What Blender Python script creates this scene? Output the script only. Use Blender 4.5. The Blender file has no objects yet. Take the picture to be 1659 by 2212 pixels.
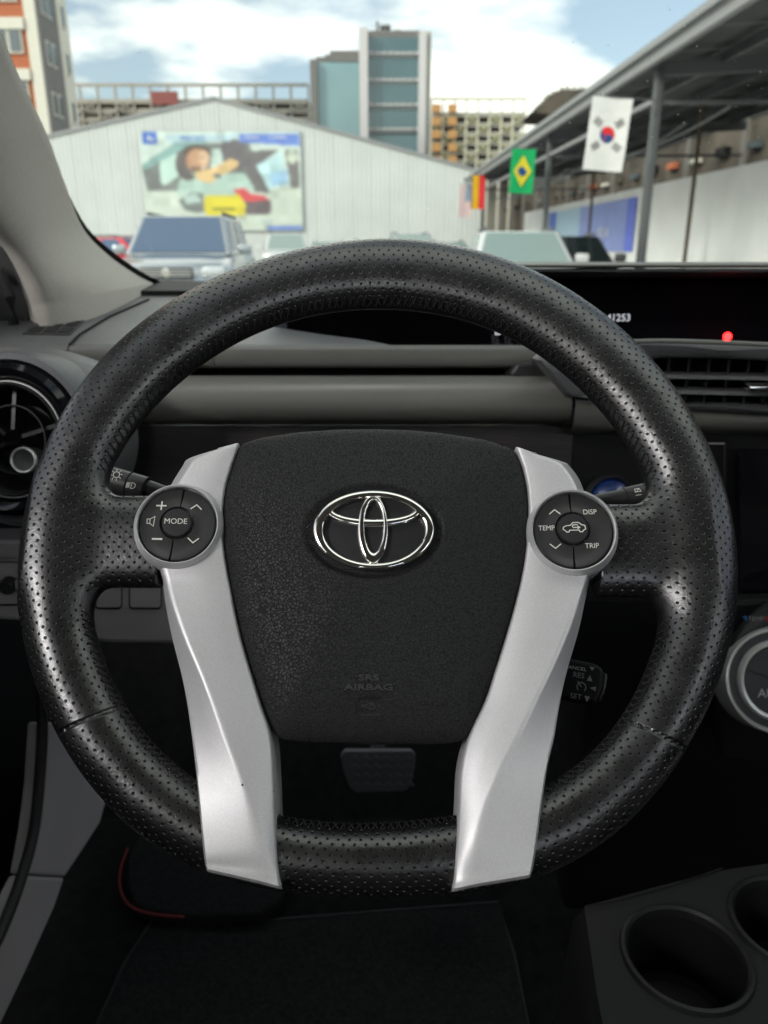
import bpy, bmesh, math, random
import numpy as np
from mathutils import Vector, Matrix

random.seed(7)
rng = np.random.default_rng(7)
SC = bpy.context.scene
COL = SC.collection

# ------------------------------------------------------------------ camera, world, sun, exposure
CAM = Vector((0, 0, 1.2))
PITCH = math.radians(-19)
cam_data = bpy.data.cameras.new('camera')
cam = bpy.data.objects.new('camera', cam_data)
COL.objects.link(cam)
cam.location = CAM
cam.rotation_euler = (math.radians(90) + PITCH, 0, 0)
cam_data.sensor_fit = 'VERTICAL'
cam_data.sensor_height = 36
cam_data.sensor_width = 27
cam_data.lens = 36 * 1663 / 2212
cam_data.clip_start = 0.01
cam_data.clip_end = 3000
cam_data.dof.use_dof = True
cam_data.dof.focus_distance = 0.40
cam_data.dof.aperture_fstop = 10.5
SC.camera = cam

world = bpy.data.worlds.new('World')
SC.world = world
world.use_nodes = True
SUN_EL, SUN_AZ = math.radians(28), math.radians(226)   # azimuth clockwise from +Y: behind and left of the camera


def build_world():
    nt = world.node_tree
    nt.nodes.clear()
    N, L = nt.nodes.new, nt.links.new
    out = N('ShaderNodeOutputWorld')
    bg = N('ShaderNodeBackground')
    sky = N('ShaderNodeTexSky')
    sky.sky_type = 'NISHITA'
    sky.sun_disc = False
    sky.sun_elevation = SUN_EL
    sky.sun_rotation = SUN_AZ
    sky.air_density = 1.0
    sky.dust_density = 2.0
    sky.ozone_density = 1.6
    tc = N('ShaderNodeTexCoord')
    sep = N('ShaderNodeSeparateXYZ')
    L(tc.outputs['Generated'], sep.inputs[0])
    za = N('ShaderNodeMath'); za.operation = 'ADD'; za.inputs[1].default_value = 0.22
    mx = N('ShaderNodeMath'); mx.operation = 'MAXIMUM'; mx.inputs[1].default_value = 0.0
    L(sep.outputs[2], mx.inputs[0]); L(mx.outputs[0], za.inputs[0])
    dv = N('ShaderNodeVectorMath'); dv.operation = 'DIVIDE'
    cb = N('ShaderNodeCombineXYZ')
    for i in range(3):
        L(za.outputs[0], cb.inputs[i])
    L(tc.outputs['Generated'], dv.inputs[0]); L(cb.outputs[0], dv.inputs[1])
    mp = N('ShaderNodeMapping')
    mp.inputs['Location'].default_value = (3.35, 1.7, 0.4)
    L(dv.outputs[0], mp.inputs[0])
    nz = N('ShaderNodeTexNoise')
    nz.inputs['Scale'].default_value = 1.45
    nz.inputs['Detail'].default_value = 9
    nz.inputs['Roughness'].default_value = 0.52
    L(mp.outputs[0], nz.inputs['Vector'])
    rp = N('ShaderNodeValToRGB')
    rp.color_ramp.elements[0].position = 0.42
    rp.color_ramp.elements[1].position = 0.53
    rp.color_ramp.elements[0].color = (.16, .16, .16, 1)
    L(nz.outputs[0], rp.inputs[0])
    nz2 = N('ShaderNodeTexNoise')
    nz2.inputs['Scale'].default_value = 2.1
    nz2.inputs['Detail'].default_value = 7
    L(mp.outputs[0], nz2.inputs['Vector'])
    rp2 = N('ShaderNodeValToRGB')
    e = rp2.color_ramp.elements
    e[0].position = 0.30; e[0].color = (8.3, 8.5, 8.8, 1)
    e[1].position = 0.60; e[1].color = (9.8, 9.7, 9.1, 1)
    L(nz2.outputs[0], rp2.inputs[0])
    mix = N('ShaderNodeMixRGB')
    L(rp.outputs[0], mix.inputs[0]); L(sky.outputs[0], mix.inputs[1]); L(rp2.outputs[0], mix.inputs[2])
    L(mix.outputs[0], bg.inputs['Color'])
    bg.inputs['Strength'].default_value = 0.12
    L(bg.outputs[0], out.inputs[0])


build_world()
sun_data = bpy.data.lights.new('sun', 'SUN')
sun_data.energy = 1.5
sun_data.angle = math.radians(14)
sun_data.color = (1.0, 0.95, 0.87)
sun = bpy.data.objects.new('sun', sun_data)
COL.objects.link(sun)
sd = Vector((math.sin(SUN_AZ) * math.cos(SUN_EL), math.cos(SUN_AZ) * math.cos(SUN_EL), math.sin(SUN_EL)))
sun.rotation_euler = sd.to_track_quat('Z', 'Y').to_euler()
sun.location = (0, 0, 30)

SC.view_settings.view_transform = 'Standard'
SC.view_settings.look = 'None'
SC.view_settings.exposure = 2.58
SC.view_settings.gamma = 1
SC.view_settings.use_curve_mapping = False
SC.render.engine = 'CYCLES'
cy = SC.cycles
cy.use_denoising = True
try:
    cy.denoiser = 'OPENIMAGEDENOISE'
    cy.denoising_input_passes = 'RGB_ALBEDO_NORMAL'
except Exception:
    pass
cy.max_bounces = 8
cy.diffuse_bounces = 5
cy.glossy_bounces = 5
cy.transmission_bounces = 6
cy.transparent_max_bounces = 12
cy.sample_clamp_indirect = 6.0
cy.caustics_reflective = False
cy.caustics_refractive = False
cy.blur_glossy = 0.5

# ------------------------------------------------------------------ geometry of the view (photo positions -> points of the place)
FPX, CX, CY = 1663.0, 829.5, 1106.0
FW = Vector((0, math.cos(PITCH), math.sin(PITCH)))
UP = Vector((0, -math.sin(PITCH), math.cos(PITCH)))
RT = Vector((1, 0, 0))


def ray(x, y):
    return FW + RT * ((x - CX) / FPX) + UP * ((CY - y) / FPX)


def atY(x, y, Y):
    r = ray(x, y)
    return CAM + r * (Y / r.y)


def atZ(x, y, Z):
    r = ray(x, y)
    return CAM + r * ((Z - CAM.z) / r.z)


def atX(x, y, X):
    r = ray(x, y)
    return CAM + r * (X / r.x)


# wheel frame
WEL = math.radians(36)
WN = Vector((0, -math.cos(WEL), math.sin(WEL)))
WV = Vector((0, math.sin(WEL), math.cos(WEL)))
_r = ray(814, 1190).normalized()
WC = CAM + _r * 0.40
WM = Matrix(((1, WV.x, WN.x, WC.x), (0, WV.y, WN.y, WC.y), (0, WV.z, WN.z, WC.z), (0, 0, 0, 1)))


def W(x, y, w=0.0):
    """photo point -> wheel-local (u, v, w) on the plane at height w above the wheel plane"""
    r = ray(x, y)
    t = ((WC - CAM).dot(WN) + w) / r.dot(WN)
    P = CAM + r * t - WC
    return Vector((P.x, P.dot(WV), w))


# ------------------------------------------------------------------ object helpers
def tag(o, label=None, cat=None, group=None, kind=None):
    if label: o['label'] = label
    if cat: o['category'] = cat
    if group: o['group'] = group
    if kind: o['kind'] = kind
    return o


def link(name, me, parent=None, mat=None):
    o = bpy.data.objects.new(name, me)
    COL.objects.link(o)
    if parent is not None:
        o.parent = parent
    if mat is not None and me is not None:
        me.materials.clear()
        me.materials.append(mat)
    return o


def empty(name, loc=(0, 0, 0), rot=(0, 0, 0), label=None, cat=None, group=None, matrix=None):
    o = bpy.data.objects.new(name, None)
    COL.objects.link(o)
    o.empty_display_size = 0.05
    if matrix is not None:
        o.matrix_world = matrix
    else:
        o.location = loc
        o.rotation_euler = rot
    return tag(o, label, cat, group)


def mesh(name, verts, faces, mat=None, parent=None, smooth=True, sharp=None):
    me = bpy.data.meshes.new(name)
    me.from_pydata([tuple(v) for v in verts], [], [tuple(f) for f in faces])
    me.validate()
    if smooth:
        me.polygons.foreach_set('use_smooth', [True] * len(me.polygons))
        if sharp:
            try:
                me.set_sharp_from_angle(angle=math.radians(sharp))
            except Exception:
                pass
    me.update()
    return link(name, me, parent, mat)


def grid_faces(nr, nc, close_r=False, close_c=False, flip=False):
    F = []
    for i in range(nr if close_r else nr - 1):
        for j in range(nc if close_c else nc - 1):
            a = i * nc + j
            b = i * nc + (j + 1) % nc
            c = ((i + 1) % nr) * nc + (j + 1) % nc
            d = ((i + 1) % nr) * nc + j
            F.append((a, d, c, b) if flip else (a, b, c, d))
    return F


def loft(name, rows, mat=None, parent=None, close_r=False, close_c=False, smooth=True, sharp=40, cap=False, flip=False):
    nr, nc = len(rows), len(rows[0])
    V = [p for r in rows for p in r]
    F = grid_faces(nr, nc, close_r, close_c, flip)
    if cap:
        F.append(tuple(range(nc))[::-1] if not flip else tuple(range(nc)))
        F.append(tuple((nr - 1) * nc + j for j in range(nc)) if not flip else tuple((nr - 1) * nc + j for j in range(nc))[::-1])
    return mesh(name, V, F, mat, parent, smooth, sharp)


def fixn(o):
    bm = bmesh.new(); bm.from_mesh(o.data)
    bmesh.ops.recalc_face_normals(bm, faces=bm.faces)
    bm.to_mesh(o.data); bm.free()
    return o


def box(name, c, s, mat=None, parent=None, bevel=0.0, seg=2, rot=None, taper=None):
    bm = bmesh.new()
    bmesh.ops.create_cube(bm, size=1)
    for v in bm.verts:
        v.co = Vector((v.co.x * s[0], v.co.y * s[1], v.co.z * s[2]))
        if taper and v.co.z > 0:
            v.co.x *= taper[0]; v.co.y *= taper[1]
    if bevel:
        bmesh.ops.bevel(bm, geom=bm.edges[:], offset=bevel, segments=seg, affect='EDGES', profile=0.5)
    M = Matrix.Translation(Vector(c))
    if rot is not None:
        M = M @ (rot if isinstance(rot, Matrix) else Matrix.Rotation(rot[2], 4, 'Z') @ Matrix.Rotation(rot[1], 4, 'Y') @ Matrix.Rotation(rot[0], 4, 'X'))
    bmesh.ops.transform(bm, matrix=M, verts=bm.verts)
    me = bpy.data.meshes.new(name); bm.to_mesh(me); bm.free()
    if bevel:
        me.polygons.foreach_set('use_smooth', [True] * len(me.polygons))
        try: me.set_sharp_from_angle(angle=math.radians(35))
        except Exception: pass
    return link(name, me, parent, mat)


def tube(name, path, r, mat=None, parent=None, n=8, closed=False, cap=True):
    P = [Vector(p) for p in path]
    rows = []
    m = len(P)
    rr = r if hasattr(r, '__len__') else [r] * m
    up = Vector((0, 0, 1))
    for i, p in enumerate(P):
        if closed:
            t = (P[(i + 1) % m] - P[i - 1]).normalized()
        else:
            t = (P[min(i + 1, m - 1)] - P[max(i - 1, 0)]).normalized()
        a = t.cross(up)
        if a.length < 1e-3: a = t.cross(Vector((0, 1, 0)))
        a.normalize(); b = a.cross(t)
        rows.append([p + (a * math.cos(k * 2 * math.pi / n) + b * math.sin(k * 2 * math.pi / n)) * rr[i] for k in range(n)])
    o = loft(name, rows, mat, parent, close_r=closed, close_c=True, cap=cap and not closed, sharp=60)
    return fixn(o)


def lathe(name, prof, mat=None, parent=None, n=64, M=None, sx=1.0, sy=1.0, sharp=35):
    """prof: list of (r, z) about local z"""
    M = M or Matrix.Identity(4)
    rows = []
    for k in range(n):
        a = 2 * math.pi * k / n
        rows.append([M @ Vector((r * math.cos(a) * sx, r * math.sin(a) * sy, z)) for r, z in prof])
    return loft(name, rows, mat, parent, close_r=True, sharp=sharp, flip=False)


def poly(name, pts, mat=None, parent=None, thick=0.0, axis=None, bevel=0.0):
    """flat polygon of 3-D points, optionally extruded along axis by thick"""
    bm = bmesh.new()
    vs = [bm.verts.new(p) for p in pts]
    f = bm.faces.new(vs)
    if thick:
        g = bmesh.ops.extrude_face_region(bm, geom=[f])
        ax = Vector(axis).normalized() * thick
        bmesh.ops.translate(bm, vec=ax, verts=[v for v in g['geom'] if isinstance(v, bmesh.types.BMVert)])
    bmesh.ops.recalc_face_normals(bm, faces=bm.faces)
    if bevel:
        bmesh.ops.bevel(bm, geom=bm.edges[:], offset=bevel, segments=2, affect='EDGES', profile=0.5)
    me = bpy.data.meshes.new(name); bm.to_mesh(me); bm.free()
    return link(name, me, parent, mat)


def join_boxes(name, items, mat, parent=None):
    """items: (centre, size, rot or None) joined in one mesh"""
    bm = bmesh.new()
    for it in items:
        c, s = it[0], it[1]
        rt = it[2] if len(it) > 2 and it[2] is not None else Matrix.Identity(4)
        bmesh.ops.create_cube(bm, size=1, matrix=Matrix.Translation(Vector(c)) @ rt @ Matrix.Diagonal((s[0], s[1], s[2], 1)))
    me = bpy.data.meshes.new(name); bm.to_mesh(me); bm.free()
    return link(name, me, parent, mat)


def bar_matrix(a, b):
    a, b = Vector(a), Vector(b)
    return (b - a).to_track_quat('Z', 'Y').to_matrix().to_4x4()


def bar(name, a, b, s, mat, parent=None):
    a, b = Vector(a), Vector(b)
    return join_boxes(name, [((a + b) / 2, (s[0], s[1], (b - a).length), bar_matrix(a, b))], mat, parent)


def copy_tree(o, parent=None, keep=False):
    c = o.copy(); COL.objects.link(c)
    if parent is not None: c.parent = parent
    for ch in o.children:
        copy_tree(ch, c)
    return c


def text_geo(body, size, extrude=0.0, align='CENTER', bold=0.0, xs=1.0):
    cu = bpy.data.curves.new('t', 'FONT')
    cu.body = body; cu.size = size; cu.extrude = extrude; cu.align_x = align; cu.align_y = 'CENTER'; cu.offset = bold
    cu.resolution_u = 3
    ob = bpy.data.objects.new('t', cu); COL.objects.link(ob)
    dg = bpy.context.evaluated_depsgraph_get(); dg.update()
    me = bpy.data.meshes.new_from_object(ob.evaluated_get(dg))
    V = [Vector((v.co.x * xs, v.co.y, v.co.z)) for v in me.vertices]
    F = [tuple(p.vertices) for p in me.polygons]
    bpy.data.objects.remove(ob); bpy.data.curves.remove(cu); bpy.data.meshes.remove(me)
    return V, F


def text_on(name, body, size, fn, mat, parent=None, extrude=0.0, align='CENTER', bold=0.0, xs=1.0):
    """fn maps text-local (x, y, z) to a 3-D point"""
    V, F = text_geo(body, size, extrude, align, bold, xs)
    return mesh(name, [fn(v) for v in V], F, mat, parent, smooth=False)


def strokes(name, lines, wd, fn, mat, parent=None):
    """flat line strokes: lines = list of polylines in 2-D; drawn as thin ribbons of width wd"""
    V, F = [], []
    for ln in lines:
        pts = [Vector((p[0], p[1])) for p in ln]
        closed = (pts[0] - pts[-1]).length < 1e-9
        L_, R_ = [], []
        m = len(pts)
        for i, p in enumerate(pts):
            if closed:
                a = pts[i - 1] if i > 0 else pts[-2]
                b = pts[i + 1] if i < m - 1 else pts[1]
            else:
                a = pts[max(i - 1, 0)]; b = pts[min(i + 1, m - 1)]
            d1 = (p - a); d2 = (b - p)
            if d1.length < 1e-9: d1 = d2
            if d2.length < 1e-9: d2 = d1
            d1.normalize(); d2.normalize()
            t = d1 + d2
            if t.length < 1e-6: t = d1
            t.normalize()
            nrm = Vector((-t.y, t.x))
            k = wd / 2 / max(0.35, nrm.dot(Vector((-d1.y, d1.x))))
            L_.append(p + nrm * k); R_.append(p - nrm * k)
        base = len(V)
        for a, b in zip(L_, R_):
            V.append(fn(Vector((a.x, a.y, 0)))); V.append(fn(Vector((b.x, b.y, 0))))
        for i in range(m - 1):
            F.append((base + 2 * i, base + 2 * i + 1, base + 2 * i + 3, base + 2 * i + 2))
    return mesh(name, V, F, mat, parent, smooth=False)


def arc(cx, cy_, r, a0, a1, n=16, ry=None):
    ry = ry or r
    return [(cx + r * math.cos(math.radians(a0 + (a1 - a0) * i / n)), cy_ + ry * math.sin(math.radians(a0 + (a1 - a0) * i / n))) for i in range(n + 1)]


def cr(pts, n):
    """resampled Catmull-Rom through points"""
    P = [Vector(p) for p in pts]
    out = []
    m = len(P)
    for i in range(m - 1):
        p0 = P[i - 1] if i else P[0] * 2 - P[1]
        p1, p2 = P[i], P[i + 1]
        p3 = P[i + 2] if i + 2 < m else P[-1] * 2 - P[-2]
        for k in range(n):
            t = k / n
            out.append(0.5 * ((2 * p1) + (p2 - p0) * t + (2 * p0 - 5 * p1 + 4 * p2 - p3) * t * t + (3 * p1 - p0 - 3 * p2 + p3) * t ** 3))
    out.append(P[-1])
    return out


# ------------------------------------------------------------------ materials
def new_mat(name):
    m = bpy.data.materials.new(name)
    m.use_nodes = True
    nt = m.node_tree
    b = nt.nodes.get('Principled BSDF')
    return m, nt, b


def srgb(r, g, b):
    f = lambda c: (c / 12.92 if c <= 0.04045 else ((c + 0.055) / 1.055) ** 2.4)
    return (f(r), f(g), f(b))


def mat(name, col, rough=0.5, metal=0.0, bump=None, var=0.0, vscale=8.0, spec=None, coat=0.0, emit=None, estr=1.0, rvar=0.0, coords='Object', aniso=None, stretch=None):
    """bump: (kind, scale, strength, distance)"""
    m, nt, b = new_mat(name)
    N, L = nt.nodes.new, nt.links.new
    b.inputs['Base Color'].default_value = (*col, 1)
    b.inputs['Roughness'].default_value = rough
    b.inputs['Metallic'].default_value = metal
    if spec is not None: b.inputs['Specular IOR Level'].default_value = spec
    if coat:
        b.inputs['Coat Weight'].default_value = coat
        b.inputs['Coat Roughness'].default_value = 0.08
    if emit is not None:
        b.inputs['Emission Color'].default_value = (*emit, 1)
        b.inputs['Emission Strength'].default_value = estr
    tc = N('ShaderNodeTexCoord')
    src = tc.outputs[coords]
    if stretch:
        mp = N('ShaderNodeMapping'); mp.inputs['Scale'].default_value = stretch
        L(src, mp.inputs[0]); src = mp.outputs[0]
    if var or rvar:
        nz = N('ShaderNodeTexNoise'); nz.inputs['Scale'].default_value = vscale; nz.inputs['Detail'].default_value = 5
        L(src, nz.inputs['Vector'])
        if var:
            hs = N('ShaderNodeMapRange')
            hs.inputs['From Min'].default_value = 0.3; hs.inputs['From Max'].default_value = 0.7
            hs.inputs['To Min'].default_value = 1 - var; hs.inputs['To Max'].default_value = 1 + var
            L(nz.outputs[0], hs.inputs[0])
            mx = N('ShaderNodeVectorMath'); mx.operation = 'SCALE'
            mx.inputs[0].default_value = col
            L(hs.outputs[0], mx.inputs['Scale'])
            L(mx.outputs[0], b.inputs['Base Color'])
        if rvar:
            hr = N('ShaderNodeMapRange')
            hr.inputs['From Min'].default_value = 0.3; hr.inputs['From Max'].default_value = 0.7
            hr.inputs['To Min'].default_value = max(0, rough - rvar); hr.inputs['To Max'].default_value = rough + rvar
            L(nz.outputs[0], hr.inputs[0]); L(hr.outputs[0], b.inputs['Roughness'])
    if bump:
        kind, sc, st, dist = bump
        if kind == 'noise':
            t = N('ShaderNodeTexNoise'); t.inputs['Scale'].default_value = sc; t.inputs['Detail'].default_value = 3; o = t.outputs[0]
        elif kind == 'cells':
            t = N('ShaderNodeTexVoronoi'); t.inputs['Scale'].default_value = sc; t.feature = 'DISTANCE_TO_EDGE'
            nn = N('ShaderNodeTexNoise'); nn.inputs['Scale'].default_value = sc * 0.7
            ad = N('ShaderNodeVectorMath'); ad.operation = 'MULTIPLY_ADD'
            ad.inputs[1].default_value = (0.8 / sc,) * 3
            L(src, nn.inputs['Vector']); L(nn.outputs['Color'], ad.inputs[0]); L(src, ad.inputs[2])
            L(ad.outputs[0], t.inputs['Vector'])
            mr = N('ShaderNodeMapRange'); mr.inputs['From Max'].default_value = 0.16; mr.interpolation_type = 'SMOOTHSTEP'
            L(t.outputs['Distance'], mr.inputs[0]); o = mr.outputs[0]
        elif kind == 'wave':
            t = N('ShaderNodeTexWave'); t.inputs['Scale'].default_value = sc; t.bands_direction = 'DIAGONAL'
            t.inputs['Distortion'].default_value = 0.6; t.inputs['Detail Scale'].default_value = 0.3; o = t.outputs[1]
        if kind != 'cells': L(src, t.inputs['Vector'])
        bp = N('ShaderNodeBump'); bp.inputs['Strength'].default_value = st; bp.inputs['Distance'].default_value = dist
        L(o, bp.inputs['Height']); L(bp.outputs[0], b.inputs['Normal'])
    return m


M = {}


def grain_mat():
    m, nt, b = new_mat('airbag_grained_vinyl')
    N, L = nt.nodes.new, nt.links.new
    tc = N('ShaderNodeTexCoord')
    nn = N('ShaderNodeTexNoise'); nn.inputs['Scale'].default_value = 420; nn.inputs['Detail'].default_value = 2
    ad = N('ShaderNodeVectorMath'); ad.operation = 'MULTIPLY_ADD'; ad.inputs[1].default_value = (.0022,) * 3
    L(tc.outputs['Object'], nn.inputs['Vector']); L(nn.outputs['Color'], ad.inputs[0]); L(tc.outputs['Object'], ad.inputs[2])
    t = N('ShaderNodeTexVoronoi'); t.inputs['Scale'].default_value = 640; t.feature = 'DISTANCE_TO_EDGE'
    L(ad.outputs[0], t.inputs['Vector'])
    mr = N('ShaderNodeMapRange'); mr.inputs['From Max'].default_value = 0.20; mr.interpolation_type = 'SMOOTHSTEP'
    L(t.outputs['Distance'], mr.inputs[0])
    cr_ = N('ShaderNodeMixRGB'); cr_.inputs[1].default_value = (.010, .010, .0105, 1); cr_.inputs[2].default_value = (.0235, .0240, .0245, 1)  # crevices painted darker, relief shading of the grain put into the colour
    L(mr.outputs[0], cr_.inputs[0]); L(cr_.outputs[0], b.inputs['Base Color'])
    rr = N('ShaderNodeMapRange'); rr.inputs['To Min'].default_value = .75; rr.inputs['To Max'].default_value = .50
    L(mr.outputs[0], rr.inputs[0]); L(rr.outputs[0], b.inputs['Roughness'])
    b.inputs['Specular IOR Level'].default_value = .24
    bp = N('ShaderNodeBump'); bp.inputs['Strength'].default_value = .6; bp.inputs['Distance'].default_value = .00035
    L(mr.outputs[0], bp.inputs['Height']); L(bp.outputs[0], b.inputs['Normal'])
    return m
M['dash'] = mat('dash_plastic', (0.105, 0.108, 0.112), 0.38, bump=('noise', 650, 0.55, 0.0007), var=0.10, vscale=6, rvar=0.07)
M['dash_roll'] = mat('dash_soft_plastic', (0.135, 0.134, 0.118), 0.34, bump=('wave', 360, 0.6, 0.0006), var=0.08, vscale=5, rvar=0.08)
M['dash_grey'] = mat('knee_plastic', (0.42, 0.395, 0.395), 0.55, bump=('noise', 1400, 0.3, 0.0004), var=0.05, vscale=9)
M['dark_panel'] = mat('brushed_dark_panel', (0.030, 0.026, 0.025), 0.42, bump=('noise', 60, 0.3, 0.0004), var=0.35, vscale=40, stretch=(1.0, 14, 14))
M['black'] = mat('matt_black_plastic', (0.009, 0.009, 0.0095), 0.55, var=0.2, spec=.25)
M['seam'] = mat('seam_gap', (0.006, 0.006, 0.006), 0.9)
M['gloss_black'] = mat('gloss_black_plastic', (0.006, 0.006, 0.008), 0.07, rvar=0.02)
M['chrome'] = mat('chrome', (0.86, 0.84, 0.80), 0.07, metal=1.0, rvar=0.03, vscale=120)
M['satin'] = mat('satin_silver_ring', (0.72, 0.72, 0.69), 0.30, metal=0.6)
M['satin_bright'] = mat('bright_satin_trim', (0.86, 0.87, 0.83), 0.24, metal=0.5)
M['pillar'] = mat('pillar_fabric', (0.52, 0.49, 0.44), 0.85, bump=('noise', 1500, 0.5, 0.0006), var=0.05, vscale=300)
M['carpet'] = mat('black_carpet', (0.010, 0.011, 0.0105), 0.95, bump=('noise', 700, 0.9, 0.002), var=0.35, vscale=60, spec=.08)
M['mat'] = mat('floor_mat_pile', (0.018, 0.019, 0.0182), 0.95, bump=('noise', 900, 0.9, 0.002), var=0.4, vscale=220, spec=.12)
M['rubber'] = mat('black_rubber', (0.015, 0.015, 0.015), 0.7)
M['pedal'] = mat('pedal_rubber', (0.13, 0.13, 0.135), 0.65, bump=('noise', 500, 0.4, 0.001))
M['button'] = mat('button_rubber', (0.020, 0.020, 0.020), 0.45, bump=('wave', 900, 0.55, 0.0004))
M['button_smooth'] = mat('button_smooth', (0.022, 0.022, 0.023), 0.42)
M['print'] = mat('white_print', (0.72, 0.70, 0.64), 0.6)
M['print_dim'] = mat('grey_print', (0.34, 0.34, 0.33), 0.6)
M['red_cord'] = mat('red_cord', (0.16, 0.012, 0.012), 0.5)
M['lining'] = mat('roof_lining', (0.30, 0.285, 0.265), 0.9, bump=('noise', 900, 0.4, 0.0008))
M['seat'] = mat('seat_fabric', (0.10, 0.095, 0.09), 0.9, bump=('noise', 600, 0.5, 0.001))
M['display_text'] = mat('display_digits', (0.2, 0.2, 0.2), 0.5, emit=(0.75, 0.78, 0.85), estr=0.11)
M['red_lamp'] = mat('red_warning_lamp', (0.3, 0.0, 0.0), 0.4, emit=(1.0, 0.01, 0.01), estr=2.5)
M['blue_btn'] = mat('blue_start_button', (0.006, 0.02, 0.08), 0.25, coat=0.5, emit=(0.01, 0.04, 0.2), estr=0.02)
M['stalk'] = mat('stalk_plastic', (0.028, 0.028, 0.028), 0.38, var=0.1)
M['thread'] = mat('black_thread', (0.012, 0.012, 0.012), 0.7)
M['airbag'] = grain_mat()
M['emboss'] = mat('lightened_emboss_vinyl', (0.036, 0.036, 0.036), 0.34)  # paler than the cover: light caught on raised edges put into the colour
M['emblem_base'] = mat('emblem_black_base', (0.010, 0.010, 0.011), 0.45, bump=('noise', 2500, 0.3, 0.0002))


def silver_mat():
    m, nt, b = new_mat('satin_silver_paint')
    N, L = nt.nodes.new, nt.links.new
    b.inputs['Metallic'].default_value = 0.32
    b.inputs['Roughness'].default_value = 0.36
    b.inputs['Coat Weight'].default_value = 0.15
    b.inputs['Coat Roughness'].default_value = 0.25
    tc = N('ShaderNodeTexCoord')
    n1 = N('ShaderNodeTexNoise'); n1.inputs['Scale'].default_value = 2600; n1.inputs['Detail'].default_value = 1
    L(tc.outputs['Object'], n1.inputs['Vector'])
    # chips and specks: sparse voronoi dots
    v = N('ShaderNodeTexVoronoi'); v.inputs['Scale'].default_value = 150
    L(tc.outputs['Object'], v.inputs['Vector'])
    wn = N('ShaderNodeMath'); wn.operation = 'LESS_THAN'; wn.inputs[1].default_value = 0.085
    L(v.outputs['Distance'], wn.inputs[0])
    sx = N('ShaderNodeSeparateColor'); L(v.outputs['Color'], sx.inputs[0])
    th = N('ShaderNodeMath'); th.operation = 'GREATER_THAN'; th.inputs[1].default_value = 0.93
    L(sx.outputs[0], th.inputs[0])
    sp = N('ShaderNodeMath'); sp.operation = 'MULTIPLY'; L(wn.outputs[0], sp.inputs[0]); L(th.outputs[0], sp.inputs[1])
    rp = N('ShaderNodeValToRGB')
    rp.color_ramp.elements[0].position = 0.35; rp.color_ramp.elements[0].color = (0.56, 0.555, 0.56, 1)
    rp.color_ramp.elements[1].position = 0.65; rp.color_ramp.elements[1].color = (0.68, 0.67, 0.675, 1)
    L(n1.outputs[0], rp.inputs[0])
    mx = N('ShaderNodeMixRGB'); mx.inputs[2].default_value = (0.03, 0.03, 0.03, 1)
    L(sp.outputs[0], mx.inputs[0]); L(rp.outputs[0], mx.inputs[1]); L(mx.outputs[0], b.inputs['Base Color'])
    n2 = N('ShaderNodeTexNoise'); n2.inputs['Scale'].default_value = 45; n2.inputs['Detail'].default_value = 6
    L(tc.outputs['Object'], n2.inputs['Vector'])
    mr = N('ShaderNodeMapRange'); mr.inputs['To Min'].default_value = 0.36; mr.inputs['To Max'].default_value = 0.52
    L(n2.outputs[0], mr.inputs[0]); L(mr.outputs[0], b.inputs['Roughness'])
    bp = N('ShaderNodeBump'); bp.inputs['Strength'].default_value = 0.12; bp.inputs['Distance'].default_value = 0.0002
    L(n1.outputs[0], bp.inputs['Height']); L(bp.outputs[0], b.inputs['Normal'])
    return m


M['silver'] = silver_mat()


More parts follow.
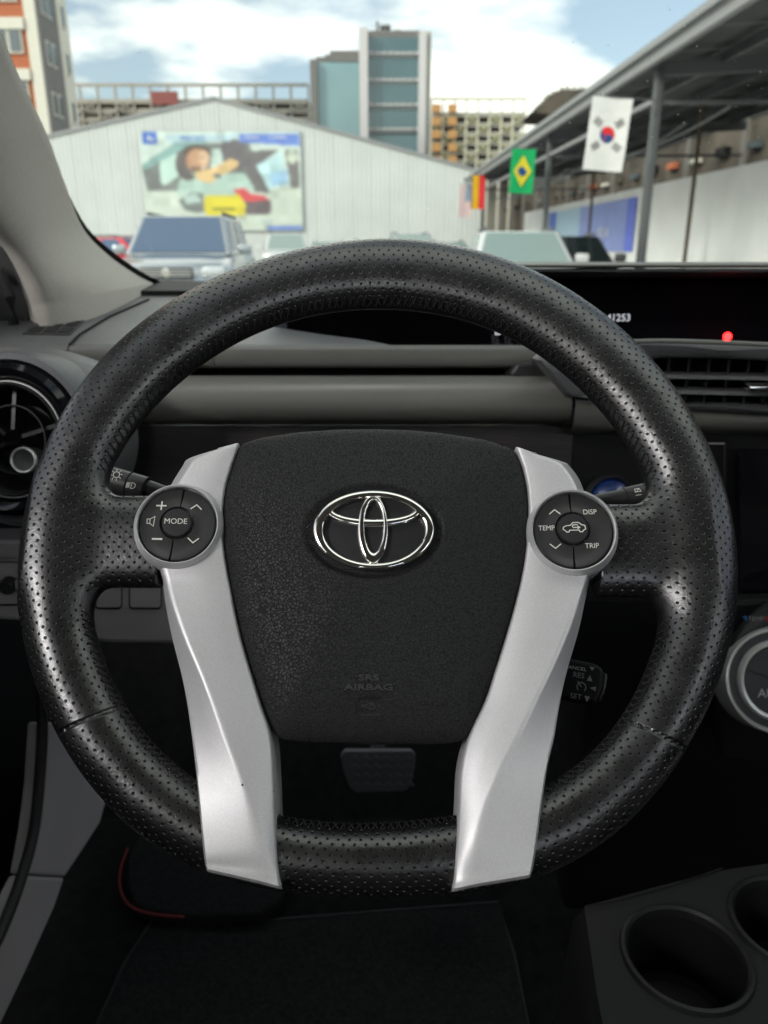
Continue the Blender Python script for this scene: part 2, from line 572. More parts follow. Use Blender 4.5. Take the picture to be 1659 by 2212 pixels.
def leather_mat():
    """perforated leather: UV map is metres along and across the hide, attribute seam = distance to the nearest cross seam"""
    m, nt, b = new_mat('perforated_leather')
    N, L = nt.nodes.new, nt.links.new

    def math_(op, a, c=None, clamp=False):
        n = N('ShaderNodeMath'); n.operation = op; n.use_clamp = clamp
        for i, x in enumerate((a, c)):
            if x is None: continue
            if isinstance(x, (int, float)): n.inputs[i].default_value = x
            else: L(x, n.inputs[i])
        return n.outputs[0]
    uv = N('ShaderNodeUVMap'); uv.uv_map = 'hide'
    tc = N('ShaderNodeTexCoord')
    nzw = N('ShaderNodeTexNoise'); nzw.inputs['Scale'].default_value = 55; nzw.inputs['Detail'].default_value = 2
    L(tc.outputs['Object'], nzw.inputs['Vector'])
    wrp = N('ShaderNodeVectorMath'); wrp.operation = 'MULTIPLY_ADD'; wrp.inputs[1].default_value = (0.0012, 0.0012, 0)
    L(nzw.outputs['Color'], wrp.inputs[0]); L(uv.outputs[0], wrp.inputs[2])
    sep = N('ShaderNodeSeparateXYZ'); L(wrp.outputs[0], sep.inputs[0])
    px, py = 0.0054, 0.0052
    ds = []
    for off in (0.0, 0.5):
        fx = math_('MULTIPLY', math_('SUBTRACT', math_('FRACT', math_('ADD', math_('DIVIDE', sep.outputs[0], px), off)), 0.5), px)
        fy = math_('MULTIPLY', math_('SUBTRACT', math_('FRACT', math_('ADD', math_('DIVIDE', sep.outputs[1], py), off)), 0.5), py)
        ds.append(math_('SQRT', math_('ADD', math_('MULTIPLY', fx, fx), math_('MULTIPLY', fy, fy))))
    d = math_('MINIMUM', ds[0], ds[1])
    at = N('ShaderNodeAttribute'); at.attribute_name = 'noholes'
    d = math_('ADD', d, math_('MULTIPLY', at.outputs['Fac'], 0.01))
    hole = N('ShaderNodeMapRange'); hole.interpolation_type = 'SMOOTHSTEP'
    hole.inputs['From Min'].default_value = 0.00030; hole.inputs['From Max'].default_value = 0.00055
    hole.inputs['To Min'].default_value = 1; hole.inputs['To Max'].default_value = 0
    L(d, hole.inputs[0])
    lip = N('ShaderNodeMapRange'); lip.interpolation_type = 'SMOOTHSTEP'
    lip.inputs['From Min'].default_value = 0.00030; lip.inputs['From Max'].default_value = 0.00082
    L(d, lip.inputs[0])
    # grain, wrinkles
    g = N('ShaderNodeTexNoise'); g.inputs['Scale'].default_value = 1700; g.inputs['Detail'].default_value = 2
    L(tc.outputs['Object'], g.inputs['Vector'])
    w2 = N('ShaderNodeTexNoise'); w2.inputs['Scale'].default_value = 330; w2.inputs['Detail'].default_value = 5; w2.inputs['Distortion'].default_value = 1.2
    L(tc.outputs['Object'], w2.inputs['Vector'])
    w3 = N('ShaderNodeTexNoise'); w3.inputs['Scale'].default_value = 60; w3.inputs['Detail'].default_value = 3
    L(tc.outputs['Object'], w3.inputs['Vector'])
    sm = N('ShaderNodeAttribute'); sm.attribute_name = 'seam'
    sg = N('ShaderNodeMapRange'); sg.interpolation_type = 'SMOOTHSTEP'
    sg.inputs['From Min'].default_value = 0.0002; sg.inputs['From Max'].default_value = 0.0016
    L(math_('ADD', sm.outputs['Fac'], math_('MULTIPLY', math_('SUBTRACT', w3.outputs[0], 0.5), 0.0012)), sg.inputs[0])
    h = math_('ADD', math_('MULTIPLY', lip.outputs[0], 1.0), math_('MULTIPLY', g.outputs[0], 0.06))
    h = math_('ADD', h, math_('MULTIPLY', w2.outputs[0], 0.20))
    h = math_('ADD', h, math_('MULTIPLY', w3.outputs[0], 0.9))
    h = math_('ADD', h, math_('MULTIPLY', sg.outputs[0], 1.6))
    bp = N('ShaderNodeBump'); bp.inputs['Strength'].default_value = 1.0; bp.inputs['Distance'].default_value = 0.00060
    L(h, bp.inputs['Height']); L(bp.outputs[0], b.inputs['Normal'])
    mx = N('ShaderNodeMixRGB'); mx.inputs[1].default_value = (0.0075, 0.0074, 0.0074, 1); mx.inputs[2].default_value = (0.003, 0.003, 0.003, 1)
    L(hole.outputs[0], mx.inputs[0])
    L(mx.outputs[0], b.inputs['Base Color'])
    rr = N('ShaderNodeMapRange'); rr.inputs['From Min'].default_value = 0.3; rr.inputs['From Max'].default_value = 0.7
    rr.inputs['To Min'].default_value = 0.25; rr.inputs['To Max'].default_value = 0.36
    L(w3.outputs[0], rr.inputs[0])
    L(math_('ADD', rr.outputs[0], math_('MULTIPLY', hole.outputs[0], 0.5)), b.inputs['Roughness'])
    b.inputs['Coat Weight'].default_value = .25; b.inputs['Coat Roughness'].default_value = .30
    L(bp.outputs[0], b.inputs['Coat Normal'])
    sp = math_('SUBTRACT', 1.0, math_('MULTIPLY', hole.outputs[0], 0.95))
    L(sp, b.inputs['Specular IOR Level'])
    return m


M['leather'] = leather_mat()

# ================================================================== OUTSIDE

M['asphalt'] = mat('light_bouncing_yard', (0.36, 0.355, 0.34), 0.9, bump=('noise', 40, 0.5, 0.01), var=0.25, vscale=0.8)  # yard colour lightened to bounce daylight onto wall and canopy
M['white_clad'] = mat('white_cladding', (0.66, 0.69, 0.69), 0.55, var=0.05, vscale=0.6)
M['white_wall'] = mat('white_painted_wall', (0.88, 0.90, 0.91), 0.8, var=0.07, vscale=1.1)
M['steel'] = mat('grey_steel', (0.11, 0.12, 0.13), 0.5, metal=0.2, var=0.15, vscale=3)
M['roof_sheet'] = mat('dark_roof_sheet', (0.085, 0.088, 0.092), 0.6, metal=0.1, var=0.25, vscale=2)
M['gutter'] = mat('pale_gutter', (0.30, 0.31, 0.32), 0.5)
M['concrete'] = mat('concrete', (0.42, 0.41, 0.37), 0.85, var=0.12, vscale=0.5)
M['concrete_grey'] = mat('grey_render', (0.20, 0.195, 0.19), 0.85, var=0.08)
M['cream'] = mat('cream_render', (0.72, 0.70, 0.62), 0.85, var=0.05)
M['brickred'] = mat('orange_brick_render', (0.47, 0.15, 0.075), 0.85, var=0.1)
M['orange'] = mat('orange_panel', (0.60, 0.33, 0.13), 0.8, var=0.08)
M['redsign'] = mat('dark_red_panel', (0.30, 0.10, 0.095), 0.7)
M['win'] = mat('window_glass', (0.10, 0.13, 0.15), 0.12, metal=0.0, spec=0.9)
M['win_far'] = mat('far_window_glass', (0.24, 0.27, 0.27), 0.3)
M['tower_white'] = mat('tower_cladding', (0.62, 0.61, 0.63), 0.6, var=0.04)
M['glass_teal'] = mat('teal_curtain_glass', (0.07, 0.16, 0.19), 0.12, spec=1.0, var=0.15, vscale=0.25)
M['glass_pale'] = mat('pale_blue_curtain_glass', (0.20, 0.36, 0.40), 0.12, spec=1.0, var=0.15, vscale=0.12)
M['spandrel'] = mat('pale_spandrel', (0.42, 0.47, 0.48), 0.5)
M['yellow_frame'] = mat('yellow_scaffold', (0.58, 0.57, 0.34), 0.7)
M['bark'] = mat('tree_bark', (0.09, 0.07, 0.05), 0.9)
M['leaf'] = mat('dark_leaves', (0.050, 0.050, 0.032), 0.8, var=0.4, vscale=2)
M['tyre'] = mat('tyre_rubber', (0.02, 0.02, 0.02), 0.8)
M['alloy'] = mat('alloy', (0.55, 0.56, 0.57), 0.3, metal=0.9)
M['car_glass'] = mat('car_glass', (0.045, 0.095, 0.19), 0.05, spec=0.8)
M['car_glass_pale'] = mat('pale_car_glass', (0.24, 0.32, 0.31), 0.10, spec=0.8)
M['car_glass_dark'] = mat('dark_car_glass', (0.012, 0.018, 0.020), 0.08, spec=0.6)
M['lamp'] = mat('headlamp_lens', (0.75, 0.78, 0.80), 0.08, metal=0.5)
M['grille'] = mat('dark_grille', (0.03, 0.03, 0.03), 0.4)
M['plate'] = mat('plate', (0.7, 0.7, 0.7), 0.5)
PAINT = {
    'silver': mat('silver_car_paint', (0.36, 0.40, 0.44), 0.22, metal=0.45, coat=0.8),
    'white': mat('white_car_paint', (0.62, 0.64, 0.66), 0.25, coat=0.8),
    'red': mat('red_car_paint', (0.60, 0.035, 0.06), 0.3, coat=0.8),
    'dark': mat('dark_grey_car_paint', (0.045, 0.05, 0.055), 0.25, coat=0.8),
    'blue': mat('blue_car_paint', (0.10, 0.24, 0.62), 0.3, coat=0.8),
}


# ground
g = mesh('ground', [(-900, -300, 0), (900, -300, 0), (900, 1500, 0), (-900, 1500, 0)], [(0, 1, 2, 3)], M['asphalt'], smooth=False)
tag(g, kind='structure')
for i, x in enumerate((-6.2, -3.4, -0.6, 2.2)):
    s = mesh('parking_line', [(x, 12.2, .004), (x + .12, 12.2, .004), (x + .12, 17.2, .004), (x, 17.2, .004)], [(0, 1, 2, 3)], M['white_wall'], smooth=False)
    tag(s, kind='structure')

# ---- gable hall
GY = 40.0
hall = empty('gable_hall', (-4, GY, 0), label='large white metal-clad hall with a low gable, its end wall closing the car park', cat='hall')


def hl(p):
    return Vector(p) - Vector((-4, GY, 0))


pk = atY(462, 213, GY); rt = atY(1042, 372, GY); lf = atY(60, 305, GY)


def top_z(x):
    if x < pk.x:
        return pk.z + (x - pk.x) * (pk.z - lf.z) / (pk.x - lf.x)
    return pk.z + (x - pk.x) * (rt.z - pk.z) / (rt.x - pk.x)


x0, x1 = lf.x - 1.5, rt.x
npan = 26
pw = (x1 - x0) / npan
for i in range(npan):
    a = x0 + i * pw + 0.005; b = x0 + (i + 1) * pw - 0.005
    xs = []
    nr = 4
    for k in range(nr):
        s = a + (b - a) * k / nr; e = a + (b - a) * (k + 1) / nr
        q = (e - s)
        xs += [(s, 0), (s + q * .62, 0), (s + q * .70, -.035), (s + q * .92, -.035)]
    xs.append((b, 0))
    V, F = [], []
    for (x, dy) in xs:
        V.append(hl((x, GY + dy, 0))); V.append(hl((x, GY + dy, top_z(x))))
    for k in range(len(xs) - 1):
        F.append((2 * k, 2 * k + 2, 2 * k + 3, 2 * k + 1))
    mesh('cladding_panel', V, F, M['white_clad'], hall, smooth=False)
join_boxes('inner_wall', [((0 + (x0 + x1) / 2 + 4, .3, 1.6), (x1 - x0, .3, 3.2))], M['concrete'], hall)
for (p, q) in ((Vector((x0, GY, top_z(x0))), pk), (pk, Vector((x1, GY, top_z(x1))))):
    a, b = hl(p) + Vector((0, -.06, .02)), hl(q) + Vector((0, -.06, .02))
    bar('verge_trim', a, b, (.09, .14), M['gutter'], hall)
    a2 = a.copy(); b2 = b.copy()
    rr_ = [a2 + Vector((0, .06, .03)), b2 + Vector((0, .06, .03)), b2 + Vector((0, 18, .03)), a2 + Vector((0, 18, .03))]
    poly('roof', rr_, M['gutter'], hall, thick=.05, axis=(0, 0, 1))

# ---- printed billboard on the gable wall
def billboard():
    TL, TR, BR, BL = atY(300, 283, GY - .12), atY(648, 283, GY - .12), atY(648, 498, GY - .12), atY(308, 498, GY - .12)
    X0, X1, Z1, Z0 = TL.x, TR.x, TL.z, BR.z
    root = empty('billboard', ((X0 + X1) / 2, GY - .16, Z0), label='large printed billboard with a driver above yellow and red cars, on the white hall', cat='billboard')
    nx, nz = 150, 96
    img = np.zeros((nz, nx, 3))
    yy, xx = np.mgrid[0:nz, 0:nx]
    U = xx / (nx - 1); Vv = yy / (nz - 1)      # V downward
    img[:] = srgb(.82, .88, .86)

    def inside(pts):
        m_ = np.zeros(U.shape, bool)
        n = len(pts)
        for i in range(n):
            xa, ya = pts[i]; xb, yb = pts[(i + 1) % n]
            c = ((ya > Vv) != (yb > Vv)) & (U < (xb - xa) * (Vv - ya) / (yb - ya + 1e-9) + xa)
            m_ ^= c
        return m_

    def P(pts, c):
        img[inside([(x / 1000, y / 1000) for x, y in pts])] = srgb(*c)

    def E(cx_, cy_, rx, ry, c):
        img[((U - cx_ / 1000) / (rx / 1000)) ** 2 + ((Vv - cy_ / 1000) / (ry / 1000)) ** 2 < 1] = srgb(*c)
    P([(0, 600), (1000, 560), (1000, 1000), (0, 1000)], (.80, .84, .80))
    P([(0, 330), (240, 90), (420, 70), (420, 130), (60, 400), (0, 420)], (.55, .70, .70))
    P([(0, 400), (330, 130), (680, 110), (760, 560), (200, 590), (20, 600)], (.47, .48, .49))
    P([(115, 300), (220, 220), (250, 420), (130, 540), (110, 500)], (.78, .89, .86))
    P([(450, 170), (500, 170), (520, 420), (430, 380)], (.80, .88, .86))
    P([(520, 60), (640, 90), (700, 330), (560, 400), (500, 180)], (.42, .40, .43))
    P([(600, 200), (870, 180), (740, 330), (800, 620), (700, 600), (640, 300)], (.43, .41, .43))
    P([(720, 340), (880, 200), (910, 520), (790, 580)], (.76, .89, .92))
    P([(800, 420), (910, 380), (920, 520), (810, 540)], (.62, .77, .90))
    P([(900, 180), (985, 180), (990, 560), (930, 560)], (.46, .44, .45))
    E(945, 250, 30, 70, (.80, .84, .78))
    P([(230, 480), (340, 400), (640, 420), (700, 560), (620, 640), (200, 640)], (.72, .82, .79))
    E(285, 330, 75, 160, (.40, .37, .38))
    E(350, 195, 82, 60, (.36, .29, .25))
    E(352, 292, 70, 118, (.80, .62, .50))
    E(392, 262, 34, 74, (.90, .76, .63))
    E(292, 300, 16, 34, (.74, .55, .45))
    P([(300, 335), (345, 360), (412, 345), (408, 400), (360, 425), (315, 400)], (.50, .40, .35))
    P([(368, 352), (408, 346), (404, 366), (372, 370)], (.93, .90, .86))
    P([(362, 262), (400, 254), (402, 266), (364, 274)], (.42, .33, .30))
    P([(300, 400), (360, 440), (420, 430), (400, 470), (340, 470)], (.62, .74, .72))
    P([(330, 400), (440, 370), (560, 270), (610, 300), (600, 350), (500, 440), (420, 520), (340, 480)], (.90, .77, .56))
    E(470, 440, 26, 24, (.35, .42, .48))
    P([(210, 690), (300, 600), (370, 620), (380, 800), (330, 820), (250, 790)], (.45, .47, .48))
    P([(240, 650), (330, 610), (360, 700), (260, 730)], (.68, .76, .75))
    P([(560, 580), (640, 560), (670, 620), (760, 640), (800, 700), (640, 720)], (.86, .30, .34))
    P([(620, 700), (800, 690), (800, 800), (780, 840), (640, 840)], (.42, .37, .40))
    P([(385, 640), (600, 630), (640, 740), (630, 850), (380, 850), (370, 720)], (.90, .84, .22))
    P([(425, 765), (575, 765), (575, 795), (425, 795)], (.52, .52, .18))
    P([(375, 850), (640, 855), (640, 872), (375, 868)], (.5, .5, .46))
    P([(620, 30), (1000, 30), (1000, 150), (620, 110)], (.42, .54, .86))
    P([(160, 40), (620, 30), (560, 100), (170, 110)], (.74, .84, .90))
    P([(20, 10), (110, 10), (110, 130), (20, 130)], (.25, .42, .78))
    P([(20, 950), (100, 950), (100, 985), (20, 985)], (.42, .55, .85))
    P([(770, 955), (1000, 955), (1000, 992), (770, 992)], (.36, .50, .85))
    # soften like a big low-resolution print
    lo_ = np.random.default_rng(11).normal(size=(12, 19, 1))
    lo_ = np.repeat(np.repeat(lo_, 8, 0), 8, 1)[:nz, :nx]
    img = np.clip(img * (1 + .10 * lo_), 0, 1)
    img = img * .95 + .05 * np.array(srgb(.84, .90, .88))
    for _ in range(3):
        p_ = np.pad(img, ((1, 1), (1, 1), (0, 0)), 'edge')
        img = (p_[:-2, 1:-1] + p_[2:, 1:-1] + p_[1:-1, :-2] + p_[1:-1, 2:] + 2 * p_[1:-1, 1:-1]) / 6
    verts = []
    for j in range(nz):
        for i in range(nx):
            verts.append(((X0 + (X1 - X0) * i / (nx - 1)) - (X0 + X1) / 2, 0, (Z1 - Z0) * (1 - j / (nz - 1))))
    m_, nt, b = new_mat('billboard_print')
    at = nt.nodes.new('ShaderNodeAttribute'); at.attribute_name = 'ink'
    nt.links.new(at.outputs['Color'], b.inputs['Base Color']); b.inputs['Roughness'].default_value = 0.6
    o = mesh('printed_sheet', verts, grid_faces(nz, nx), m_, root, smooth=False)
    ca = o.data.color_attributes.new('ink', 'FLOAT_COLOR', 'POINT')
    ca.data.foreach_set('color', np.concatenate([img.reshape(-1, 3), np.ones((nx * nz, 1))], 1).astype(np.float32).ravel())
    w_, h_ = X1 - X0, Z1 - Z0
    join_boxes('board_frame', [((0, .05, h_ / 2), (w_ + .02, .07, h_ + .02))], M['concrete_grey'], root)
    fn = lambda ox, oz: (lambda v: Vector((ox + v.x, -.012, oz + v.y)))
    text_on('lettering', 'PRECISO', .30, fn(-w_ / 2 + w_ * .33, h_ * .925), mat('billboard_blue_ink', srgb(.45, .60, .82), .6), root, bold=.004)
    white_ink = mat('billboard_white_ink', (.8, .82, .85), .6)
    strokes('logo', [[(0, .12), (-.12, 0), (0, -.12)], [(-.12, 0), (.12, 0), (.12, -.14)]], .05, fn(-w_ / 2 + w_ * .065, h_ * .93), white_ink, root)
    text_on('lettering', 'VENDA', .2, fn(w_ * .20, h_ * .935), white_ink, root)
    text_on('lettering', 'COMPRA', .2, fn(w_ * .36, h_ * .935), white_ink, root)
    text_on('lettering', 'carros', .22, fn(w_ * .27, h_ * .10), mat('billboard_pale_ink', srgb(.62, .72, .86), .6), root)


billboard()

# ---- skyline: frame buildings
def frame_building(name, xa, xb, ytop, ybot, Y, nlev, nbay, label, post_m, slab_m, brace_m, back=False, rail=True):
    a = atY(xa, ytop, Y); b = atY(xb, ytop + 6, Y); zb = atY(xa, ybot, Y).z
    root = empty(name, ((a.x + b.x) / 2, Y, 0), label=label, cat='building')
    w_ = b.x - a.x; zt = a.z
    o_ = Vector((-(a.x + b.x) / 2, -Y, 0))
    box('core', Vector(((a.x + b.x) / 2, Y + 4, (zt - 1.5) / 2)) + o_, (w_ - 1, 5, zt - 1.5), M['concrete_grey'] if back else M['concrete'], root)
    lev = [zb + (zt - 1.2 - zb) * k / nlev for k in range(nlev + 1)]
    for z in lev:
        join_boxes('floor_slab', [(Vector(((a.x + b.x) / 2, Y, z)) + o_, (w_, 3, .35))], slab_m, root)
    src = None
    for k in range(nbay + 1):
        x = a.x + w_ * k / nbay
        if src is None:
            src = join_boxes('column', [((0, 0, zt / 2), (.17, .17, zt))], post_m, root)
            o = src
        else:
            o = link('column', src.data, root)
        o.location = Vector((x, Y - 1.6, 0)) + o_
    if rail:
        join_boxes('top_rail', [(Vector(((a.x + b.x) / 2, Y - 1.6, zt)) + o_, (w_, .2, .22))], post_m, root)
        join_boxes('top_rail', [(Vector(((a.x + b.x) / 2, Y - 1.6, zt - 1.15)) + o_, (w_, .2, .3))], slab_m, root)
    bw = w_ / nbay
    for li in range(nlev):
        for k in range(nbay):
            xl = a.x + bw * k; z0 = lev[li]; z1 = lev[li + 1]
            if (k + li) % 2 == 0:
                bar('brace', Vector((xl, Y - 1.75, z0)) + o_, Vector((xl + bw, Y - 1.75, z1)) + o_, (.09, .09), brace_m, root)
                bar('brace', Vector((xl + bw, Y - 1.75, z0)) + o_, Vector((xl, Y - 1.75, z1)) + o_, (.09, .09), brace_m, root)
            if (k * 3 + li) % 3:
                join_boxes('window', [(Vector((xl + bw / 2, Y + 1.45, (z0 + z1) / 2)) + o_, (bw * .5, .12, (z1 - z0) * .5))], M['win_far'], root)
    return root, o_, a, b, zt, zb


r_, o_, a_, b_, zt_, zb_ = frame_building('parking_structure', 150, 670, 192, 300, 70, 4, 14, 'long pale open-frame parking structure seen over the left slope of the gable', M['concrete'], M['concrete'], M['concrete'])
rs = atY(330, 200, 68); re_ = atY(388, 228, 68)
join_boxes('red_panel', [(Vector(((rs.x + re_.x) / 2, 67.6, (rs.z + re_.z) / 2)) + o_, (re_.x - rs.x, .3, rs.z - re_.z))], M['redsign'], r_)
r_, o_, a_, b_, zt_, zb_ = frame_building('framed_apartment_block', 930, 1128, 221, 372, 72, 6, 8, 'yellowish framed block with orange panels between the glass tower and the canopy', M['cream'], M['concrete'], M['yellow_frame'])
for (xa, xb) in ((934, 952), (968, 986)):
    for k in range(5):
        p = atY(xa, 226 + k * 28, 70); q = atY(xb, 243 + k * 28, 70)
        join_boxes('orange_panel', [(Vector(((p.x + q.x) / 2, 69.9, (p.z + q.z) / 2)) + o_, (q.x - p.x, .3, p.z - q.z))], M['orange'], r_)

# ---- office tower
def tower():
    Y = 80
    root = empty('office_tower', (atY(800, 200, Y).x, Y, 0), label='tall office tower with banded teal glass and a lower glazed wing, above the hall roof', cat='tower')
    o_ = -root.location

    def slab(name, xa, xb, yt, m_, dy=0, dep=10, parent=root):
        p, q = atY(xa, yt, Y + dy), atY(xb, yt, Y + dy)
        return join_boxes(name, [(Vector(((p.x + q.x) / 2, Y + dy + dep / 2, p.z / 2)) + o_, (q.x - p.x, dep, p.z))], m_, parent)
    slab('side_wall', 669, 684, 128, M['concrete_grey'], 0)
    slab('lower_wing', 684, 775, 135, M['glass_pale'], .8, 9)
    slab('stair_shaft', 775, 794, 58, M['tower_white'], -.6, 10)
    slab('core', 794, 912, 66, M['concrete_grey'], 1.6, 8)
    slab('stair_shaft', 906, 922, 66, M['tower_white'], -.4, 10)
    slab('side_wall', 922, 932, 68, M['concrete'], .6, 8)
    # bands of glass
    ys = [78, 122, 176, 229, 283, 336]
    src = {}
    for k in range(6):
        yt = [76, 123, 180, 235, 289, 343][k]; yb = [107, 165, 219, 272, 326, 380][k]
        for j in range(8):
            xa = 796 + j * 13.9; xb = xa + 13.3
            p, q = atY(xa, yt, Y), atY(xb, yb, Y)
            join_boxes('glass_pane', [(Vector(((p.x + q.x) / 2, Y + .9, (p.z + q.z) / 2)) + o_, (q.x - p.x, .3, p.z - q.z))], M['glass_teal'], root)
            if k < 5:
                p2, q2 = atY(xa + 1, yb + 2, Y), atY(xb - 2, yb + 7, Y)
                join_boxes('spandrel_panel', [(Vector(((p2.x + q2.x) / 2, Y + .6, (p2.z + q2.z) / 2)) + o_, (q2.x - p2.x, .3, p2.z - q2.z))], M['tower_white'], root)
        if k < 5:
            p, q = atY(795, yb, Y), atY(906, yb + 14, Y)
            join_boxes('spandrel', [(Vector(((p.x + q.x) / 2, Y + 1.1, (p.z + q.z) / 2)) + o_, (q.x - p.x, .3, p.z - q.z))], M['spandrel'], root)
    # roof clutter
    for (x, y0, y1, w_) in ((815, 40, 66, .25), (838, 46, 66, .2), (832, 50, 56, 1.0), (860, 60, 68, .6), (700, 122, 136, 1.6), (725, 118, 136, 2.0), (748, 112, 136, 3.0)):
        p, q = atY(x, y0, Y + 2), atY(x, y1, Y + 2)
        join_boxes('roof_unit', [(Vector((p.x, Y + 3, (p.z + q.z) / 2)) + o_, (w_, w_, p.z - q.z))], M['concrete_grey'], root)


tower()

# ---- left apartment block
def left_block():
    Y = 48
    p0 = atY(-60, 150, Y)
    root = empty('apartment_block', (p0.x, Y, 0), label='tall orange and cream apartment block with a grey stripe at the far left', cat='building')
    o_ = -root.location
    H = 30

    def strip(name, xa_t, xb_t, m_, dy, dep=8):
        # edges are vertical lines; take their place from the row y=200
        p, q = atY(xa_t, 200, Y + dy), atY(xb_t, 200, Y + dy)
        return join_boxes(name, [(Vector(((p.x + q.x) / 2, Y + dy + dep / 2, H / 2)) + o_, (q.x - p.x, dep, H))], m_, root), p.x, q.x
    strip('wall', -260, 74, M['brickred'], 0, 4.4)
    _, xa, xb = strip('wall', 74, 98, M['cream'], -.1, 4.5)
    join_boxes('side_wall', [(Vector((xb + .06, Y + 1.3, H / 2)) + o_, (.12, 2.8, H))], M['concrete_grey'], root)
    join_boxes('side_wall', [(Vector((xb + .05, Y + 3.55, H / 2)) + o_, (.10, 1.7, H))], M['cream'], root)
    for k in range(9):
        z = atY(40, 52 + 110 * k - 220, Y).z
        if z < 2: continue
        pa = atY(-260, 200, Y).x; pb = atY(73, 200, Y).x
        join_boxes('floor_band', [(Vector(((pa + pb) / 2, Y - .12, z)) + o_, (pb - pa, .25, .55))], M['cream'], root)
        for xx in (-34, 20, 50):
            c = atY(xx, 200, Y).x
            f = join_boxes('window', [(Vector((c, Y - .06, z + 1.7)) + o_, (.75, .16, 1.35))], M['cream'], root)
            join_boxes('pane', [(Vector((c, Y - .17, z + 1.7)) + o_, (.55, .06, 1.15))], M['win'], f)
        for yy in (.7, 1.5, 3.5):
            f = join_boxes('window', [(Vector((xb + .12, Y + yy, z + 1.2)) + o_, (.10, .5, 1.2))], M['cream'], root)
            join_boxes('pane', [(Vector((xb + .17, Y + yy, z + 1.2)) + o_, (.05, .36, 1.0))], M['win'], f)


left_block()

# ---- canopy along the right
def canopy():
    H = 4.0
    A = atZ(1590, 2, H); B = atZ(1040, 372, H)
    d = (B - A); d.z = 0; d.normalize()
    nrm = Vector((d.y, -d.x, 0))
    A2 = A - d * 6; B2 = B + d * 5
    Lc = (B2 - A2).length
    root = empty('car_park_canopy', (A.x, A.y, 0), label='long dark steel canopy with corrugated roof on slim posts along the right side', cat='canopy')
    o_ = -root.location
    # roof: corrugated sheets, each a part
    n = 22
    for i in range(n):
        s0 = Lc * i / n + .01; s1 = Lc * (i + 1) / n - .01
        V, F = [], []
        m_ = 12
        for k in range(m_ + 1):
            s = s0 + (s1 - s0) * k / m_
            dz = .05 if k % 2 else 0
            p = A2 + d * s
            V.append(p + Vector((0, 0, .10 + dz)) + o_ + nrm * .05); V.append(p + nrm * 5.2 + Vector((0, 0, .42 + dz)) + o_)
        for k in range(m_):
            F.append((2 * k, 2 * k + 1, 2 * k + 3, 2 * k + 2))
        mesh('roof_sheet', V, F, M['roof_sheet'], root, smooth=False)
    bar('edge_beam', A2 + o_ + Vector((0, 0, 0)), B2 + o_, (.10, .24), M['gutter'], root)
    bar('gutter', A2 + o_ + nrm * -.08 + Vector((0, 0, .10)), B2 + o_ + nrm * -.08 + Vector((0, 0, .10)), (.12, .10), M['gutter'], root)
    for t in (1.2, 2.4, 3.6, 4.8):
        up_ = Vector((0, 0, t * .06 - .03))
        bar('purlin', A2 + o_ + nrm * t + up_, B2 + o_ + nrm * t + up_, (.07, .16), M['steel'], root)
    # posts
    edge = lambda Y: A + d * ((Y - A.y) / d.y)
    posts = []
    for Y in (13.9, 21.8, 34.0):
        p = edge(Y) + nrm * .22
        posts.append(p)
        box('post', Vector((p.x, p.y, 1.95)) + o_, (.14, .14, 3.9), M['steel'], root, bevel=.02)
        join_boxes('base_plate', [(Vector((p.x, p.y, .02)) + o_, (.32, .32, .04))], M['steel'], root)
        a = Vector((p.x, p.y, 3.55)) + o_
        bar('rafter', a + Vector((0, 0, .33)), a + nrm * 5.0 + Vector((0, 0, .60)), (.12, .22), M['steel'], root)
        bar('tie_bar', a - Vector((0, 0, .15)), a + nrm * 5.0 - Vector((0, 0, .1)), (.06, .06), M['steel'], root)
        # second row of slim posts by the wall
        q = p + nrm * 2.1
        box('slim_post', Vector((q.x, q.y + 3.6, 2.0)) + o_, (.07, .07, 4.0), M['bark'], root)
    for i in range(2):
        a = posts[i] + o_ + Vector((0, 0, -.55)); b = posts[i + 1] + o_ + Vector((0, 0, -.55))
        bar('side_rail', a, b, (.05, .07), M['gutter'], root)
        pts = [a.lerp(b, t) + Vector((0, 0, -.55 - 1.0 * t * (1 - t) + .2)) + nrm * .5 for t in [k / 12 for k in range(13)]]
        tube('cable', pts, .022, M['steel'], root, n=6)
        pts = [a.lerp(b, t) + Vector((0, 0, -.1 - .8 * t * (1 - t))) + nrm * 1.2 for t in [k / 12 for k in range(13)]]
        tube('cable', pts, .018, M['gutter'], root, n=6)
    return posts, nrm, d, A, edge


posts, cn, cd, cA, cedge = canopy()

